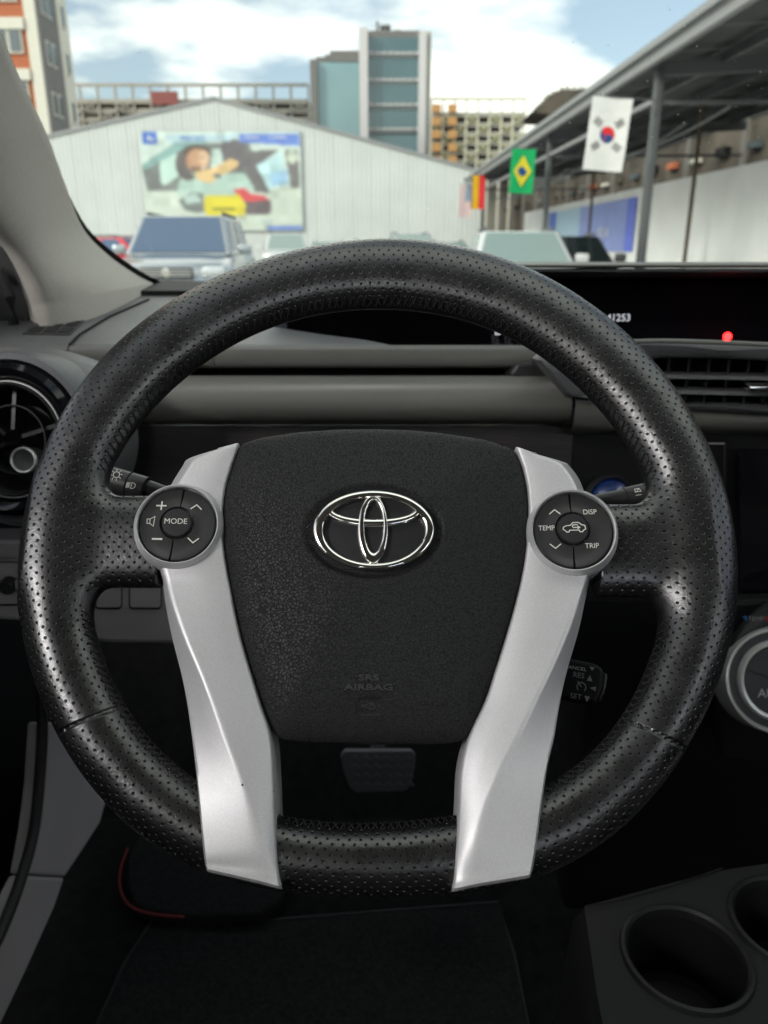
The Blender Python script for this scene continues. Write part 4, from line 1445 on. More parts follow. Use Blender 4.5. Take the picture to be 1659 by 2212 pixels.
# front strip below the shelf
for (xa, xb) in ((-.55, atY(148, 770, .706).x - .0006), (atY(148, 770, .706).x + .0006, atY(462, 780, .706).x - .0006), (atY(462, 780, .706).x + .0006, atY(1185, 780, .706).x)):
    rows = prof_rows([(746, .725), (745.5, .716), (748, .709), (757, .706), (785, .707), (792, .709), (795, .716), (795, .75)], xa, xb)
    loft('front_strip', [[D(v) for v in r] for r in rows], M['dash_roll'], dash, sharp=60)
# slot
rows = prof_rows([(795, .74), (795, .80), (815, .80), (815, .70)], -.5, atY(1120, 800, .72).x)
loft('slot', [[D(v) for v in r] for r in rows], M['seam'], dash, smooth=False)
# slot end block on the right
poly('slot_end', [D(atY(x, y, .700)) for x, y in ((1098, 812), (1116, 786), (1170, 780), (1200, 820), (1150, 826))], M['stalk'], dash, thick=.05, axis=(0, 1, 0), bevel=.003)
# padded roll, left piece and right piece divided by a joint
xj = atY(1236, 880, .675).x
roll = [(811, .73), (811.5, .703), (815, .694), (824, .686), (840, .678), (860, .673), (880, .672), (897, .675), (908, .682), (914, .692), (917, .71)]
for nm, xa, xb, yo in (('padded_roll', -.55, xj - .0007, 0), ('padded_roll', xj + .0007, 1.1, 14)):
    n = 24
    rows = []
    for k in range(n + 1):
        x = xa + (xb - xa) * k / n
        if yo == 0:
            rows.append([D((x, Y, zof(py, Y))) for py, Y in roll])
        else:
            px_ = CX + x / ((Vector((x, .668, -.13))).dot(FW)) * FPX
            r0 = float(np.interp(px_, [1236, 1330, 1500, 1660, 1900], [857, 868, 887, 895, 905]))
            pr = [(r0 - 4, .71), (r0, .672), (r0 + 5, .668), (r0 + 16, .667), (915, .668), (926, .673), (934, .684), (938, .705)]
            rows.append([D((x, Y, zof(py, Y))) for py, Y in pr])
    loft(nm, rows, M['dash_roll'], dash, sharp=60)
# dark lower panel under the roll
x235 = atY(1236, 1000, .70).x
rows = prof_rows([(917, .712), (921, .704), (1030, .700), (1185, .690)], -.34, x235 - .0007)
loft('lower_panel', [[D(v) for v in r] for r in rows], M['dark_panel'], dash, smooth=False)
rows = prof_rows([(930, .712), (936, .704), (1300, .700), (1500, .72)], x235 + .0007, 1.1)
loft('centre_stack_panel', [[D(v) for v in r] for r in rows], M['black'], dash, smooth=False)
# display bay: tray, back face and hood
poly('display_tray', [D(p) for p in (atY(430, 746.5, .717), atY(1900, 746.5, .717), atY(1900, 736, .95), atY(430, 736, .95))], M['gloss_black'], dash, thick=.01, axis=(0, 0, -1))
bk = [(500, 745, .80), (1900, 745, .80), (1900, 580, .96), (500, 580, .96)]
poly('instrument_display', [D(atY(600, 738, .93)), D(atY(1950, 738, .93)), D(atY(1950, 584, .97)), D(atY(605, 584, .97))], M['gloss_black'], dash, thick=.03, axis=(0, 1, 0))
disp = [c for c in dash.children if c.name.startswith('instrument_display')][0]


def on_disp(px, py, xs=1.0):
    base = atY(px, py, .922)
    s = (base - CAM).dot(FW) / FPX
    return lambda v: D(base + Vector((v.x * s * xs, 0, v.y * s)))


text_on('digits', 'B', 30, on_disp(1076, 714), M['display_text'], disp, bold=.4)
text_on('digits', '0', 30, on_disp(1104, 714), M['display_text'], disp, bold=.4)
text_on('digits', '141253', 21, on_disp(1331, 687), M['display_text'], disp, bold=.3)
lathe('warning_lamp', [(0, .002), (.0042, .002), (.0048, 0)], M['red_lamp'], disp, n=24, M=Matrix.Translation(D(atY(1571, 727, .905))) @ Matrix.Rotation(math.radians(90), 4, 'X'))
# hood with stepped lip
xl, xr = atY(575, 575, .84).x, 1.15
for (nm, prof, m_) in (('display_hood', [(566, 1.10), (571, .86), (570.5, .835), (572, .828), (575, .828), (577, .835), (579, .87), (579, 1.0)], M['dash_roll']),
                       ('hood_lip', [(580, .88), (582, .845), (583, .838), (586, .838), (589, .843), (590, .90), (600, .96)], M['dash'])):
    rows = []
    n = 20
    for k in range(n + 1):
        x = xl + (xr - xl) * k / n
        drop = .02 * max(0, 1 - (x - xl) / .10) ** 2
        rows.append([D((x, Y, zof(py, Y) - drop)) for py, Y in prof])
    loft(nm, rows, m_, dash, sharp=60)

# centre vent housing
def centre_vent():
    out_f = [(1226, 858), (1208, 838), (1180, 806), (1152, 776), (1160, 768), (1230, 752), (1330, 742), (1400, 738), (1480, 738), (1660, 745), (1900, 758), (1900, 905), (1660, 896), (1500, 890), (1380, 876), (1290, 864)]
    opn = [(1330, 866), (1330, 840), (1345, 805), (1390, 785), (1440, 777), (1560, 778), (1660, 783), (1860, 795), (1860, 893), (1660, 886), (1500, 882), (1400, 874), (1360, 870), (1345, 868), (1338, 867), (1333, 866)]
    n = 120
    Yf = .655
    of = resamp([atY(x, y, Yf) for x, y in out_f], n)
    c = sum(of, Vector()) / n
    ob = [p + (p - CAM) * .28 + Vector((0, 0, -.012)) for p in of]
    o1 = [p + Vector((0, .008, 0)) for p in of]
    o2 = [c + (p - c) * Vector((1, 1, 1)).x * 1.0 for p in of]
    sh_ = lambda pts, d: [p + (c - p).normalized() * d for p in pts]
    # match the opening by angle about its centre
    op = [atY(x, y, Yf) for x, y in opn]
    oc = resamp(op, 400)
    c2 = sum(oc, Vector()) / 400
    ang = lambda p: math.atan2(p.z - c2.z, p.x - c2.x)
    tab = sorted([(ang(p), p) for p in oc], key=lambda t: t[0])
    angs = np.array([t[0] for t in tab])
    opm = []
    for p in of:
        a = ang(p); i = int(np.argmin(np.abs(angs - a))); opm.append(tab[i][1])
    rows = [ob, o1, sh_([p + Vector((0, .002, 0)) for p in of], .003), sh_(of, .006), [p.lerp(q, .80) + Vector((0, .004, 0)) for p, q in zip(of, opm)], [q + Vector((0, .012, 0)) for q in opm], [q + Vector((0, .07, 0)) for q in opm]]
    loft('vent_housing', [[D(v) for v in r] for r in rows], M['dash'], dash, close_c=True, sharp=50)
    poly('vent_back', [D(q + Vector((0, .068, 0))) for q in resamp(op, 60)], M['seam'], dash)
    for (xa, ya, xb, yb) in ((1385, 812, 1900, 822), (1385, 845, 1900, 856)):
        a, b = atY(xa, ya, .668), atY(xb, yb, .668)
        bar('vent_slat', D(a), D(b), (.022, .0030), M['dash'], dash) if False else join_boxes('vent_slat', [((D(a) + D(b)) / 2 + Vector((0, .010, 0)), ((b - a).length, .022, .0032), Matrix.Rotation(-math.atan2(b.z - a.z, b.x - a.x), 4, 'Y'))], M['dash'], dash)
    src = None
    for k in range(13):
        p = atY(1400 + k * 42, 833, .695)
        if src is None:
            o = src = join_boxes('vent_fin', [((0, 0, 0), (.0022, .030, .052))], M['black'], dash)
        else:
            o = link('vent_fin', src.data, dash)
        o.location = D(p); o.rotation_euler = (0, 0, math.radians(-24))
    p = atY(1668, 836, .656)
    box('vent_tab', D(p), (.045, .014, .0055), M['chrome'], dash, bevel=.0018)


centre_vent()
# chrome bright bead on top edge of the centre housing
tube('housing_bead', [D(p) for p in cr([atY(x, y, .652) + Vector((0, .0015, 0)) for x, y in ((1290, 748), (1340, 741), (1400, 737.5), (1480, 738), (1660, 745), (1900, 758))], 6)], .0020, M['dash_roll'], dash, n=8)

# left round vent
def round_vent():
    c = atY(22, 950, .60)
    s = (c - CAM).dot(FW) / FPX
    Mx = Matrix.Translation(D(c)) @ Matrix.Rotation(math.radians(-8), 4, 'Z') @ Matrix.Rotation(math.radians(90 - 12), 4, 'X')
    R_ = lambda px: px * s
    lathe('vent_cowl', [(R_(196), -.075), (R_(192), -.010), (R_(184), -.002), (R_(172), .0), (R_(168), -.004)], M['dash'], dash, n=96, M=Mx)
    lathe('vent_ring', [(R_(168), -.006), (R_(164), .003), (R_(152), .0065), (R_(138), .004), (R_(128), -.001), (R_(126), -.006)], M['gloss_black'], dash, n=96, M=Mx)
    lathe('vent_bezel', [(R_(126), -.006), (R_(124), .001), (R_(119), .0035), (R_(114), .001), (R_(112), -.010), (R_(108), -.045)], M['stalk'], dash, n=96, M=Mx)
    lathe('vent_trim_line', [(R_(127.5), .0005), (R_(126), .0022), (R_(124), .0022), (R_(123), .0005)], M['satin'], dash, n=96, M=Mx)
    lathe('vent_throat', [(R_(108), -.045), (0.0001, -.05)], M['seam'], dash, n=48, M=Mx)
    lathe('vent_ring_vane', [(R_(76), -.004), (R_(73), -.004), (R_(73), -.022), (R_(76), -.022)], M['stalk'], dash, n=64, M=Mx)
    for a in (92, 205, 322, 20, 150):
        d = Vector((math.cos(math.radians(a)), math.sin(math.radians(a)), 0))
        p = Mx @ (d * R_(22) + Vector((0, 0, -.004))); q = Mx @ (d * R_(110) + Vector((0, 0, -.010)))
        p2 = Mx @ (d * R_(22) + Vector((0, 0, -.022))); q2 = Mx @ (d * R_(110) + Vector((0, 0, -.026)))
        t_ = Mx.to_3x3() @ Vector((-d.y, d.x, 0)) * .0016
        V = [p - t_, p + t_, q + t_, q - t_, p2 - t_, p2 + t_, q2 + t_, q2 - t_]
        fixn(mesh('vent_vane', V, [(0, 1, 2, 3), (4, 7, 6, 5), (0, 4, 5, 1), (1, 5, 6, 2), (2, 6, 7, 3), (3, 7, 4, 0)], M['button_smooth'], dash, smooth=False))
    k = atY(52, 994, .575)
    Mk = Matrix.Translation(D(k)) @ Matrix.Rotation(math.radians(78), 4, 'X')
    lathe('vent_knob', [(.0088, -.02), (.0100, -.006), (.0102, .0)], M['stalk'], dash, n=48, M=Mk)
    lathe('vent_knob_ring', [(.0102, -.001), (.0101, .0016), (.0094, .0026), (.0084, .0020), (.0082, .0005)], M['satin'], dash, n=48, M=Mk)
    lathe('vent_knob_face', [(.0082, .0008), (.006, .0004), (0.0001, .0)], M['button_smooth'], dash, n=48, M=Mk)


round_vent()
# cowl sweep over the vent
rows = []
for t in [k / 16 for k in range(17)]:
    x = -200 + 480 * t
    ytop = 752 + 2 * t + 58 * max(0, (t - .58) / .42) ** 1.6
    ybot = 790 + 0 * t + 70 * max(0, (t - .42) / .58) ** 1.8
    a = atY(x, ytop, .700); b = atY(x, ybot, .628)
    rows.append([D(a), D(a.lerp(b, .33) + Vector((0, 0, .008))), D(a.lerp(b, .66) + Vector((0, 0, .008))), D(b), D(b + Vector((0, .01, -.02)))])
loft('vent_brow', rows, M['dash_grey'] if False else M['dash'], dash, sharp=80)
# knee panel
kp = [(-160, 1150), (480, 1150), (480, 1396), (230, 1393), (130, 1376), (50, 1346), (-160, 1330)]
poly('side_infill', [D(atY(x, y, .665)) for x, y in ((-160, 1080), (180, 1080), (180, 1150), (-160, 1150))], M['black'], dash, thick=.02, axis=(0, 1, 0), bevel=.003)
poly('knee_panel', [D(atY(x, y, .640)) for x, y in [(-160, 1213)] + [(480, 1213)] + kp[2:]], M['dash_grey'], dash, thick=.05, axis=(0, 1, .25), bevel=.006)
poly('knee_panel_top', [D(atY(x, y, .640)) for x, y in ((-160, 1168), (480, 1168), (480, 1210.5), (-160, 1210.5))], M['dash_grey'], dash, thick=.05, axis=(0, 1, .1), bevel=.003)
for (xa, xb) in ((205, 263), (278, 349)):
    pts = rrect(xa, 1225, xb, 1316, 8)
    poly('switch_surround', [D(atY(x, y, .6385)) for x, y in pts], M['seam'], dash, thick=.001, axis=(0, 1, 0))
    pts = rrect(xa + 2.5, 1227, xb - 2.5, 1313, 6)
    poly('switch_blank', [D(atY(x, y, .6370)) for x, y in pts], M['dash_grey'], dash, thick=.003, axis=(0, 1, 0), bevel=.0007)
poly('switch_bezel', [D(atY(x, y, .6385)) for x, y in ((-160, 1214), (60, 1214), (60, 1216), (-160, 1216))], M['seam'], dash, thick=.001, axis=(0, 1, 0))
poly('switch_bezel', [D(atY(x, y, .6385)) for x, y in ((-160, 1304), (60, 1306), (60, 1309), (-160, 1307))], M['seam'], dash, thick=.001, axis=(0, 1, 0))
c = atY(22, 1262, .637)
lathe('dimmer_knob', [(.0001, .010), (.006, .0095), (.0075, .007), (.008, .0)], M['stalk'], dash, n=32, M=Matrix.Translation(D(c)) @ Matrix.Rotation(math.radians(90), 4, 'X'))
box('dimmer_stem', D(atY(42, 1262, .632)), (.006, .008, .010), M['dash_grey'], dash, bevel=.002)

# start button
c = atY(1318, 1080, .692); s = (c - CAM).dot(FW) / FPX
Mx = Matrix.Translation(D(c)) @ Matrix.Rotation(math.radians(80), 4, 'X')
lathe('start_button_ring', [(s * 56, -.004), (s * 54, .004), (s * 50, .006), (s * 46, .003), (s * 45, -.002)], M['stalk'], dash, n=64, M=Mx)
lathe('start_button', [(s * 45, -.001), (s * 42, .003), (s * 30, .0045), (.0001, .005)], M['blue_btn'], dash, n=64, M=Mx)
# right of the wheel: card slot line, screen, climate dial
poly('trim_line', [D(atY(x, y, .694)) for x, y in ((1530, 957), (1566, 957), (1566, 960), (1530, 960))], M['print_dim'], dash, thick=.002, axis=(0, 1, 0))
poly('trim_line', [D(atY(x, y, .694)) for x, y in ((1564, 960), (1567, 960), (1567, 1100), (1564, 1100))], M['stalk'], dash, thick=.002, axis=(0, 1, 0))
poly('screen', [D(atY(x, y, .688)) for x, y in rrect(1598, 975, 2000, 1282, 12)], M['gloss_black'], dash, thick=.012, axis=(0, 1, 0), bevel=.002)
rows = []
for k in range(19):
    a = math.radians(170 - k * 5.5)
    def pt(r, Y): return D(atY(1745 + r * math.cos(a), 1470 - r * math.sin(a), Y))
    rows.append([pt(190, .66), pt(185, .648), pt(178, .645), pt(150, .648), pt(146, .66)])
loft('climate_surround', rows, M['stalk'], dash, sharp=60)
poly('climate_panel', [D(atY(x, y, .664)) for x, y in ((1560, 1300), (2000, 1290), (2000, 1700), (1560, 1640), (1545, 1500))], M['black'], dash, thick=.02, axis=(0, 1, 0), bevel=.004)
c = atY(1682, 1470, .625); s = (c - CAM).dot(FW) / FPX
Mx = Matrix.Translation(D(c)) @ Matrix.Rotation(math.radians(-6), 4, 'Z') @ Matrix.Rotation(math.radians(66), 4, 'X')
lathe('climate_dial', [(s * 118, -.03), (s * 115, -.002), (s * 112, .003), (s * 107, .0035), (s * 104, .001), (s * 103, .0)], M['satin_bright'], dash, n=96, M=Mx)
lathe('dial_well', [(s * 104, .0005), (s * 96, .0008), (s * 86, .0005)], M['stalk'], dash, n=96, M=Mx)
lathe('dial_ring', [(s * 88, .0), (s * 86, .005), (s * 83, .0075), (s * 78, .007), (s * 75, .0045)], M['satin_bright'], dash, n=96, M=Mx)
lathe('dial_face', [(s * 74, .0048), (s * 60, .0052), (.0001, .0055)], M['button_smooth'], dash, n=96, M=Mx)
Mi = Mx
text_on('lettering', 'AUTO', s * 26, lambda v: Mi @ Vector((v.x - s * 12, v.y - s * 28, .0062)), M['print_dim'], dash, bold=s * .3)
strokes('dial_gap', [[(-s * 68, s * 22), (-s * 50, s * 12), (-s * 46, s * 14), (-s * 20, s * 2)]], s * 2.2, lambda v: Mi @ Vector((v.x, v.y, .0060)), M['seam'], dash)
text_on('lettering', 'TEMP', .0062, lambda v: D(atY(1633, 1337, .638)) + Vector((v.x, 0, v.y)), M['print_dim'], dash)
mesh('blue_mark', [D(atY(x, y, .638)) for x, y in ((1603, 1333), (1613, 1329), (1613, 1341))], [(0, 1, 2)], mat('blue_print', (.03, .12, .35), .5), dash, smooth=False)
mesh('red_mark', [D(atY(x, y, .638)) for x, y in ((1653, 1331), (1663, 1335), (1653, 1343))], [(0, 1, 2)], mat('red_print', (.4, .03, .03), .5), dash, smooth=False)

# ================================================================== FOOTWELL
fm = empty('floor_mat', (0, .6, .345), label='black pile floor mat lying under the steering wheel', cat='floor mat')
FO = -fm.location
mp_ = [(330, 1985), (560, 1990), (1075, 1950), (1110, 2060), (1160, 2300), (170, 2300), (270, 2080)]
poly('mat_pile', [atZ(x, y, .352) + FO for x, y in mp_], M['mat'], fm, thick=.008, axis=(0, 0, -1), bevel=.003)
tube('mat_binding', [atZ(x, y, .351) + FO for x, y in mp_], .0025, M['rubber'], fm, n=6, closed=True)
fr = empty('footrest', (-.2, 1.0, .4), label='carpeted footrest pad with a rounded corner, left of the pedals', cat='footrest')
fr_o = -fr.location
fp = [(276, 1850), (275, 1905), (292, 1952), (330, 1968), (420, 1976), (560, 1974), (610, 1940), (620, 1880), (600, 1800), (420, 1790), (300, 1800)]
poly('pad', [atZ(x, y, .372) + fr_o for x, y in fp], M['mat'], fr, thick=.02, axis=(0, 0, -1), bevel=.004)
rc = tube('cord', cr([atZ(x, y, .376) for x, y in ((276, 1832), (262, 1870), (258, 1905), (266, 1938), (288, 1961), (334, 1975), (398, 1981))], 6), .0017, M['red_cord'], None, n=10)
rc.name = 'red_cord'
tag(rc, 'thin red cord lying round the corner of the footrest', 'cord')

pd = empty('brake_pedal', atY(816, 1664, .86), label='grey ribbed rubber brake pedal hanging behind the lower gap of the wheel', cat='pedal')
PO = -pd.location
pp = [(744, 1622), (888, 1622), (898, 1632), (896, 1660), (886, 1700), (876, 1710), (768, 1712), (756, 1702), (742, 1668), (735, 1634)]
poly('pad', [atY(x, y, .86) + PO for x, y in pp], M['pedal'], pd, thick=.012, axis=(0, 1, -.3), bevel=.003)
for r_ in range(4):
    for k in range(6):
        x = 757 + k * 23 + r_ * 1; y = 1640 + r_ * 19
        a, b, c_ = atY(x, y, .857) + PO, atY(x + 9, y - 7, .857) + PO, atY(x + 18, y, .857) + PO
        tube('tread_rib', [a, b, c_], .0017, M['pedal'], pd, n=5)
bar('arm', atY(815, 1640, .875) + PO, atY(820, 1480, 1.0) + PO, (.02, .012), M['black'], pd)

kk = empty('kick_panel', (-.38, .9, .6), label='grey plastic side kick panel and sill trim at the lower left', cat='trim panel')
KO = -kk.location


def kx(x, y, X=-.375): return atX(x, y, X) + KO


poly('upper_panel', [kx(x, y) for x, y in ((97, 1560), (240, 1560), (238, 1700), (217, 1777), (170, 1850), (141, 1893), (60, 1888), (77, 1792), (89, 1690))], M['dash_grey'], kk, thick=.02, axis=(-1, 0, 0), bevel=.003)
poly('lower_panel', [kx(x, y) for x, y in ((59, 1891), (140, 1896), (118, 1960), (60, 2090), (-20, 2260), (-120, 2500), (-200, 2400), (-90, 2170), (0, 2022), (40, 1930))], M['dash_grey'], kk, thick=.02, axis=(-1, 0, 0), bevel=.003)
ds = tube('door_seal', cr([atX(x, y, -.372) for x, y in ((86, 1400), (92, 1560), (86, 1680), (74, 1790), (48, 1890), (0, 2016), (-80, 2160))], 5), .006, M['rubber'], None, n=10)
tag(ds, 'black rubber door seal curving down beside the kick panel', 'door seal')

# centre console with two cup holders
def console():
    z = .70
    root = empty('centre_console', (.3, .42, z), label='black centre console with two round cup holders at the lower right', cat='console')
    o_ = -root.location
    outl = [(1262, 1958), (1420, 1915), (1560, 1880), (1900, 1830), (2300, 2300), (2200, 2560), (1420, 2600), (1330, 2350), (1290, 2150)]
    P2 = [atZ(x, y, z) for x, y in outl]
    c1 = atZ(1482, 2068, z); c2 = atZ(1712, 1996, z)
    r1 = 124 / FPX * (c1 - CAM).dot(FW)
    cu = bpy.data.curves.new('c', 'CURVE'); cu.dimensions = '2D'; cu.fill_mode = 'BOTH'

    def spline(pts):
        s = cu.splines.new('POLY'); s.points.add(len(pts) - 1)
        for i, p in enumerate(pts): s.points[i].co = (p[0], p[1], 0, 1)
        s.use_cyclic_u = True
    spline([(p.x, p.y) for p in P2])
    for c_ in (c1, c2):
        spline([(c_.x + (r1 + .005) * math.cos(a * math.pi / 32), c_.y + (r1 + .005) * math.sin(a * math.pi / 32)) for a in range(64)])
    ob = bpy.data.objects.new('c', cu); COL.objects.link(ob)
    dg_ = bpy.context.evaluated_depsgraph_get(); dg_.update()
    me = bpy.data.meshes.new_from_object(ob.evaluated_get(dg_))
    bpy.data.objects.remove(ob); bpy.data.curves.remove(cu)
    for v in me.vertices: v.co = Vector((v.co.x, v.co.y, z)) + o_
    o = link('top_panel', me, root, M['console'])
    for c_ in (c1, c2):
        Mx_ = Matrix.Translation(c_ + o_)
        lathe('cup_rim', [(r1 + .0052, 0), (r1 + .004, .0035), (r1 + .0015, .0042), (r1 - .0005, .002), (r1 - .0012, -.004)], M['console'], root, n=72, M=Mx_)
        lathe('cup_well', [(r1 - .0012, -.004), (r1 - .004, -.06), (r1 - .008, -.065), (.0001, -.066)], M['black'], root, n=64, M=Mx_)
    # side wall to the floor
    rows = []
    for t, (x, y) in enumerate(((1262, 1958), (1290, 2150), (1330, 2350), (1420, 2600))):
        p = atZ(x, y, z)
        rows.append([p + o_ + Vector((0, 0, -.0015)), p + Vector((-.008, 0, -.015)) + o_, p + Vector((-.02, 0, -.2)) + o_, p + Vector((-.03, 0, -.36)) + o_])
    loft('side_panel', rows, M['console'], root)
    p0, p1 = atZ(1262, 1958, z), atZ(1560, 1880, z)
    # front storage wall beyond
    b = box('shift_tower', Vector(((p0.x + 1.0) / 2 + .02, .80, .66)) + o_, (.75, .10, .50), M['black'], root, bevel=.01)
    ptsl = [atZ(x, y, z + .002) + o_ for x, y in ((1266, 1957), (1360, 1938), (1460, 1908), (1560, 1876))]
    tube('edge_line', cr(ptsl, 4), .0006, M['console'], root, n=6)


M['console'] = mat('console_plastic', (0.013, 0.014, 0.0135), 0.48, spec=.3, bump=('noise', 900, .3, .0005), var=.15, vscale=12)
console()

# steering column shroud and lower dark cover
cs = empty('column_shroud', (0, .6, .98), label='dark steering column shroud between wheel and dashboard', cat='column shroud')
so = -cs.location
rows = []
for (w_, hx, hy) in ((-.035, .055, .05), (-.05, .075, .062), (-.12, .085, .07), (-.22, .085, .07)):
    r_ = []
    for k in range(24):
        a = 2 * math.pi * k / 24
        ca, sa = math.cos(a), math.sin(a)
        u = hx * math.copysign(abs(ca) ** .6, ca); v = hy * math.copysign(abs(sa) ** .6, sa) + .005
        r_.append(WM @ Vector((u, v, w_)) + so)
    rows.append(r_)
fixn(loft('cover', rows, M['black'], cs, close_c=True, cap=True))

# ---- stalks
def on_w(px, py, w, k=1.0):
    b = W(px, py, w)
    return b


def stalk(name, lab, path, radii, rings, marks):
    """path in photo points with w"""
    root = empty(name, matrix=WM.copy(), label=lab, cat='control stalk')
    P = [W(x, y, w) for x, y, w in path]
    tube('lever', P, radii, M['stalk'], root, n=28)
    for (t0, i, rr) in rings:
        a, b = P[i], P[i + 1]
        c_ = a.lerp(b, t0); d = (b - a).normalized()
        tube('ring', [c_ - d * .0004, c_ + d * .0004], rr, M['seam'], root, n=28)
    return root, P


sr, SP = stalk('headlight_stalk', 'black headlight stalk with lamp symbols, left of the hub behind the rim',
               [(430, 1090, -.055), (345, 1066, -.055), (318, 1058, -.055), (317, 1058, -.055), (280, 1048, -.055), (200, 1026, -.055)],
               [.0050, .0056, .0062, .0078, .0080, .0084], [(.98, 3, .0083), (.0, 3, .0080)], None)


def cyl_map(root_pts, px, py, ang, w, rad, scale):
    """map glyph coordinates (photo px units) to the front of a stalk"""
    b = W(px, py, w)
    s = .4 / FPX * 1.13
    ca, sa = math.cos(ang), math.sin(ang)

    def fn(v):
        x, y = v.x * s * scale, v.y * s * scale
        u, vv = x * ca - y * sa, x * sa + y * ca
        off = -y
        wz = math.sqrt(max(0, rad * rad - min(rad * .98, abs(y)) ** 2))
        return Vector((b.x + u, b.y + vv, w + wz + .0004))
    return fn


al = math.radians(-14)
f1 = cyl_map(SP, 262, 1036, al, -.055, .0086, 1.0)
lamp_lines = [arc(0, 0, 7, 0, 360, 18)] + [[(9.5 * math.cos(a), 9.5 * math.sin(a)), (13.5 * math.cos(a), 13.5 * math.sin(a))] for a in [math.pi / 4 * k + .3 for k in range(8)]]
strokes('lamp_symbol', lamp_lines, 1.5, f1, M['print'], sr)
f2 = cyl_map(SP, 292, 1058, al, -.055, .0082, 1.0)
strokes('headlamp_symbol', [[(1, -6.5), (1, 6.5), (5, 6.5), (9, 4), (10.5, 0), (9, -4), (5, -6.5), (1, -6.5)]] + [[(-2, y), (-10, y - 1.5)] for y in (-5, -2.5, 0, 2.5, 5)], 1.4, f2, M['print'], sr)

wr, WP = stalk('wiper_stalk', 'black wiper stalk with wiper symbols, right of the hub behind the rim',
               [(1230, 1098, -.055), (1310, 1083, -.055), (1345, 1077, -.055), (1350, 1076, -.055), (1392, 1067, -.055), (1440, 1057, -.055)],
               [.0050, .0054, .0058, .0064, .0066, .0066], [(.0, 3, .0064), (.99, 3, .0067)], None)
ar = math.radians(11)
f3 = cyl_map(WP, 1370, 1070, ar, -.055, .0066, .8)
strokes('wiper_symbol', [[(-8, -9), (8, -9)], [(-7, 0), (-6, 9), (6, 9), (9, 0), (-7, 0)], [(-3, 0), (4, 8)]], 1.8, f3, M['print'], wr)
f4 = cyl_map(WP, 1396, 1064, ar, -.055, .0066, .8)
strokes('washer_symbol', [[(-8, -5), (0, 4), (6, 9)], [(-2, -3), (2, 8), (9, 6), (6, -3), (-2, -3)]], 1.6, f4, M['print'], wr)

cr_ = empty('cruise_stalk', matrix=WM.copy(), label='small black cruise control stalk with arrow marks, lower right of the hub', cat='control stalk')
pts = [(1215, 1418), (1290, 1434), (1306, 1446), (1302, 1490), (1288, 1522), (1205, 1502)]
poly('housing', [W(x, y, -.058) for x, y in pts], M['black'], cr_, thick=.018, axis=(0, 0, -1), bevel=.0022)
poly('end_button', [W(x, y, -.060) for x, y in ((1304, 1450), (1314, 1456), (1310, 1490), (1298, 1514), (1294, 1514))], M['stalk'], cr_, thick=.014, axis=(0, 0, -1), bevel=.0015)


def fw(px, py, w, ang=0.0):
    b = W(px, py, w)
    s = (W(px + 10, py, w) - b).length / 10
    ca, sa = math.cos(ang), math.sin(ang)
    return lambda v: Vector((b.x + (v.x * ca - v.y * sa) * s, b.y + (v.x * sa + v.y * ca) * s, w + v.z * s))


a_ = math.radians(-9)
text_on('lettering', 'CANCEL', 10, fw(1243, 1443, -.0576, a_), M['print'], cr_, xs=1.25)
text_on('lettering', 'RES', 16, fw(1250, 1459, -.0576, a_), M['print_dim'], cr_)
text_on('lettering', 'SET', 16, fw(1244, 1505, -.0576, a_), M['print_dim'], cr_)
for (x, y, tri) in ((1279, 1445, ((-6, 4), (6, 4), (0, -4))), (1274, 1465, ((-6, -6), (6, -6), (0, 7))), (1281, 1487, ((-7, 0), (6, 5), (6, -5))), (1268, 1510, ((-6, 6), (6, 6), (0, -7)))):
    f_ = fw(x, y, -.0575, a_)
    mesh('arrow', [f_(Vector((p[0], p[1], 0))) for p in tri], [(0, 1, 2)], M['print_dim'], cr_, smooth=False)
strokes('gauge_symbol', [arc(0, 0, 9.5, -50, 230, 20), [(0, 0), (-9, 11)]], 2, fw(1256, 1484, -.0575, a_), M['print_dim'], cr_)

# ================================================================== STEERING WHEEL
wheel = empty('steering_wheel', matrix=WM.copy(), label='black perforated leather steering wheel with silver lower spokes, centre of the view', cat='steering wheel')

outer_px = [(830, 523), (700, 533), (560, 573), (447, 605 + 12), (360, 663), (287, 718), (197, 815), (140, 898), (97, 981), (67, 1072), (50, 1152), (42, 1223), (50, 1323), (73, 1440), (100, 1540), (123, 1587), (187, 1673), (233, 1739), (297, 1798), (367, 1842), (445, 1883), (520, 1908), (607, 1925), (700, 1935), (795, 1940), (890, 1938), (977, 1931), (1070, 1917), (1156, 1898), (1216, 1872), (1293, 1828), (1373, 1748), (1469, 1642), (1499, 1584), (1536, 1510), (1569, 1403), (1586, 1304), (1588, 1230), (1586, 1170), (1571, 1086), (1549, 1020), (1519, 953), (1483, 886), (1423, 806), (1373, 743), (1306, 690), (1246, 643), (1173, 603), (1106, 571), (960, 535)]
inner_px = [(830, 663), (700, 672), (553, 715), (467, 765), (377, 825), (333, 872), (290, 925), (263, 975), (240, 1015), (208, 1080), (192, 1150), (188, 1230), (200, 1320), (217, 1407), (240, 1463), (267, 1507), (283, 1550), (320, 1597), (363, 1643), (413, 1675), (500, 1722), (605, 1762), (700, 1776), (797, 1781), (900, 1776), (985, 1758), (1090, 1732), (1183, 1695), (1239, 1665), (1266, 1642), (1313, 1584), (1336, 1554), (1359, 1517), (1379, 1487), (1402, 1437), (1416, 1380), (1430, 1310), (1440, 1230), (1436, 1150), (1420, 1085), (1398, 1050), (1373, 1000), (1346, 946), (1323, 906), (1280, 860), (1233, 813), (1173, 770), (1106, 729), (960, 675)]


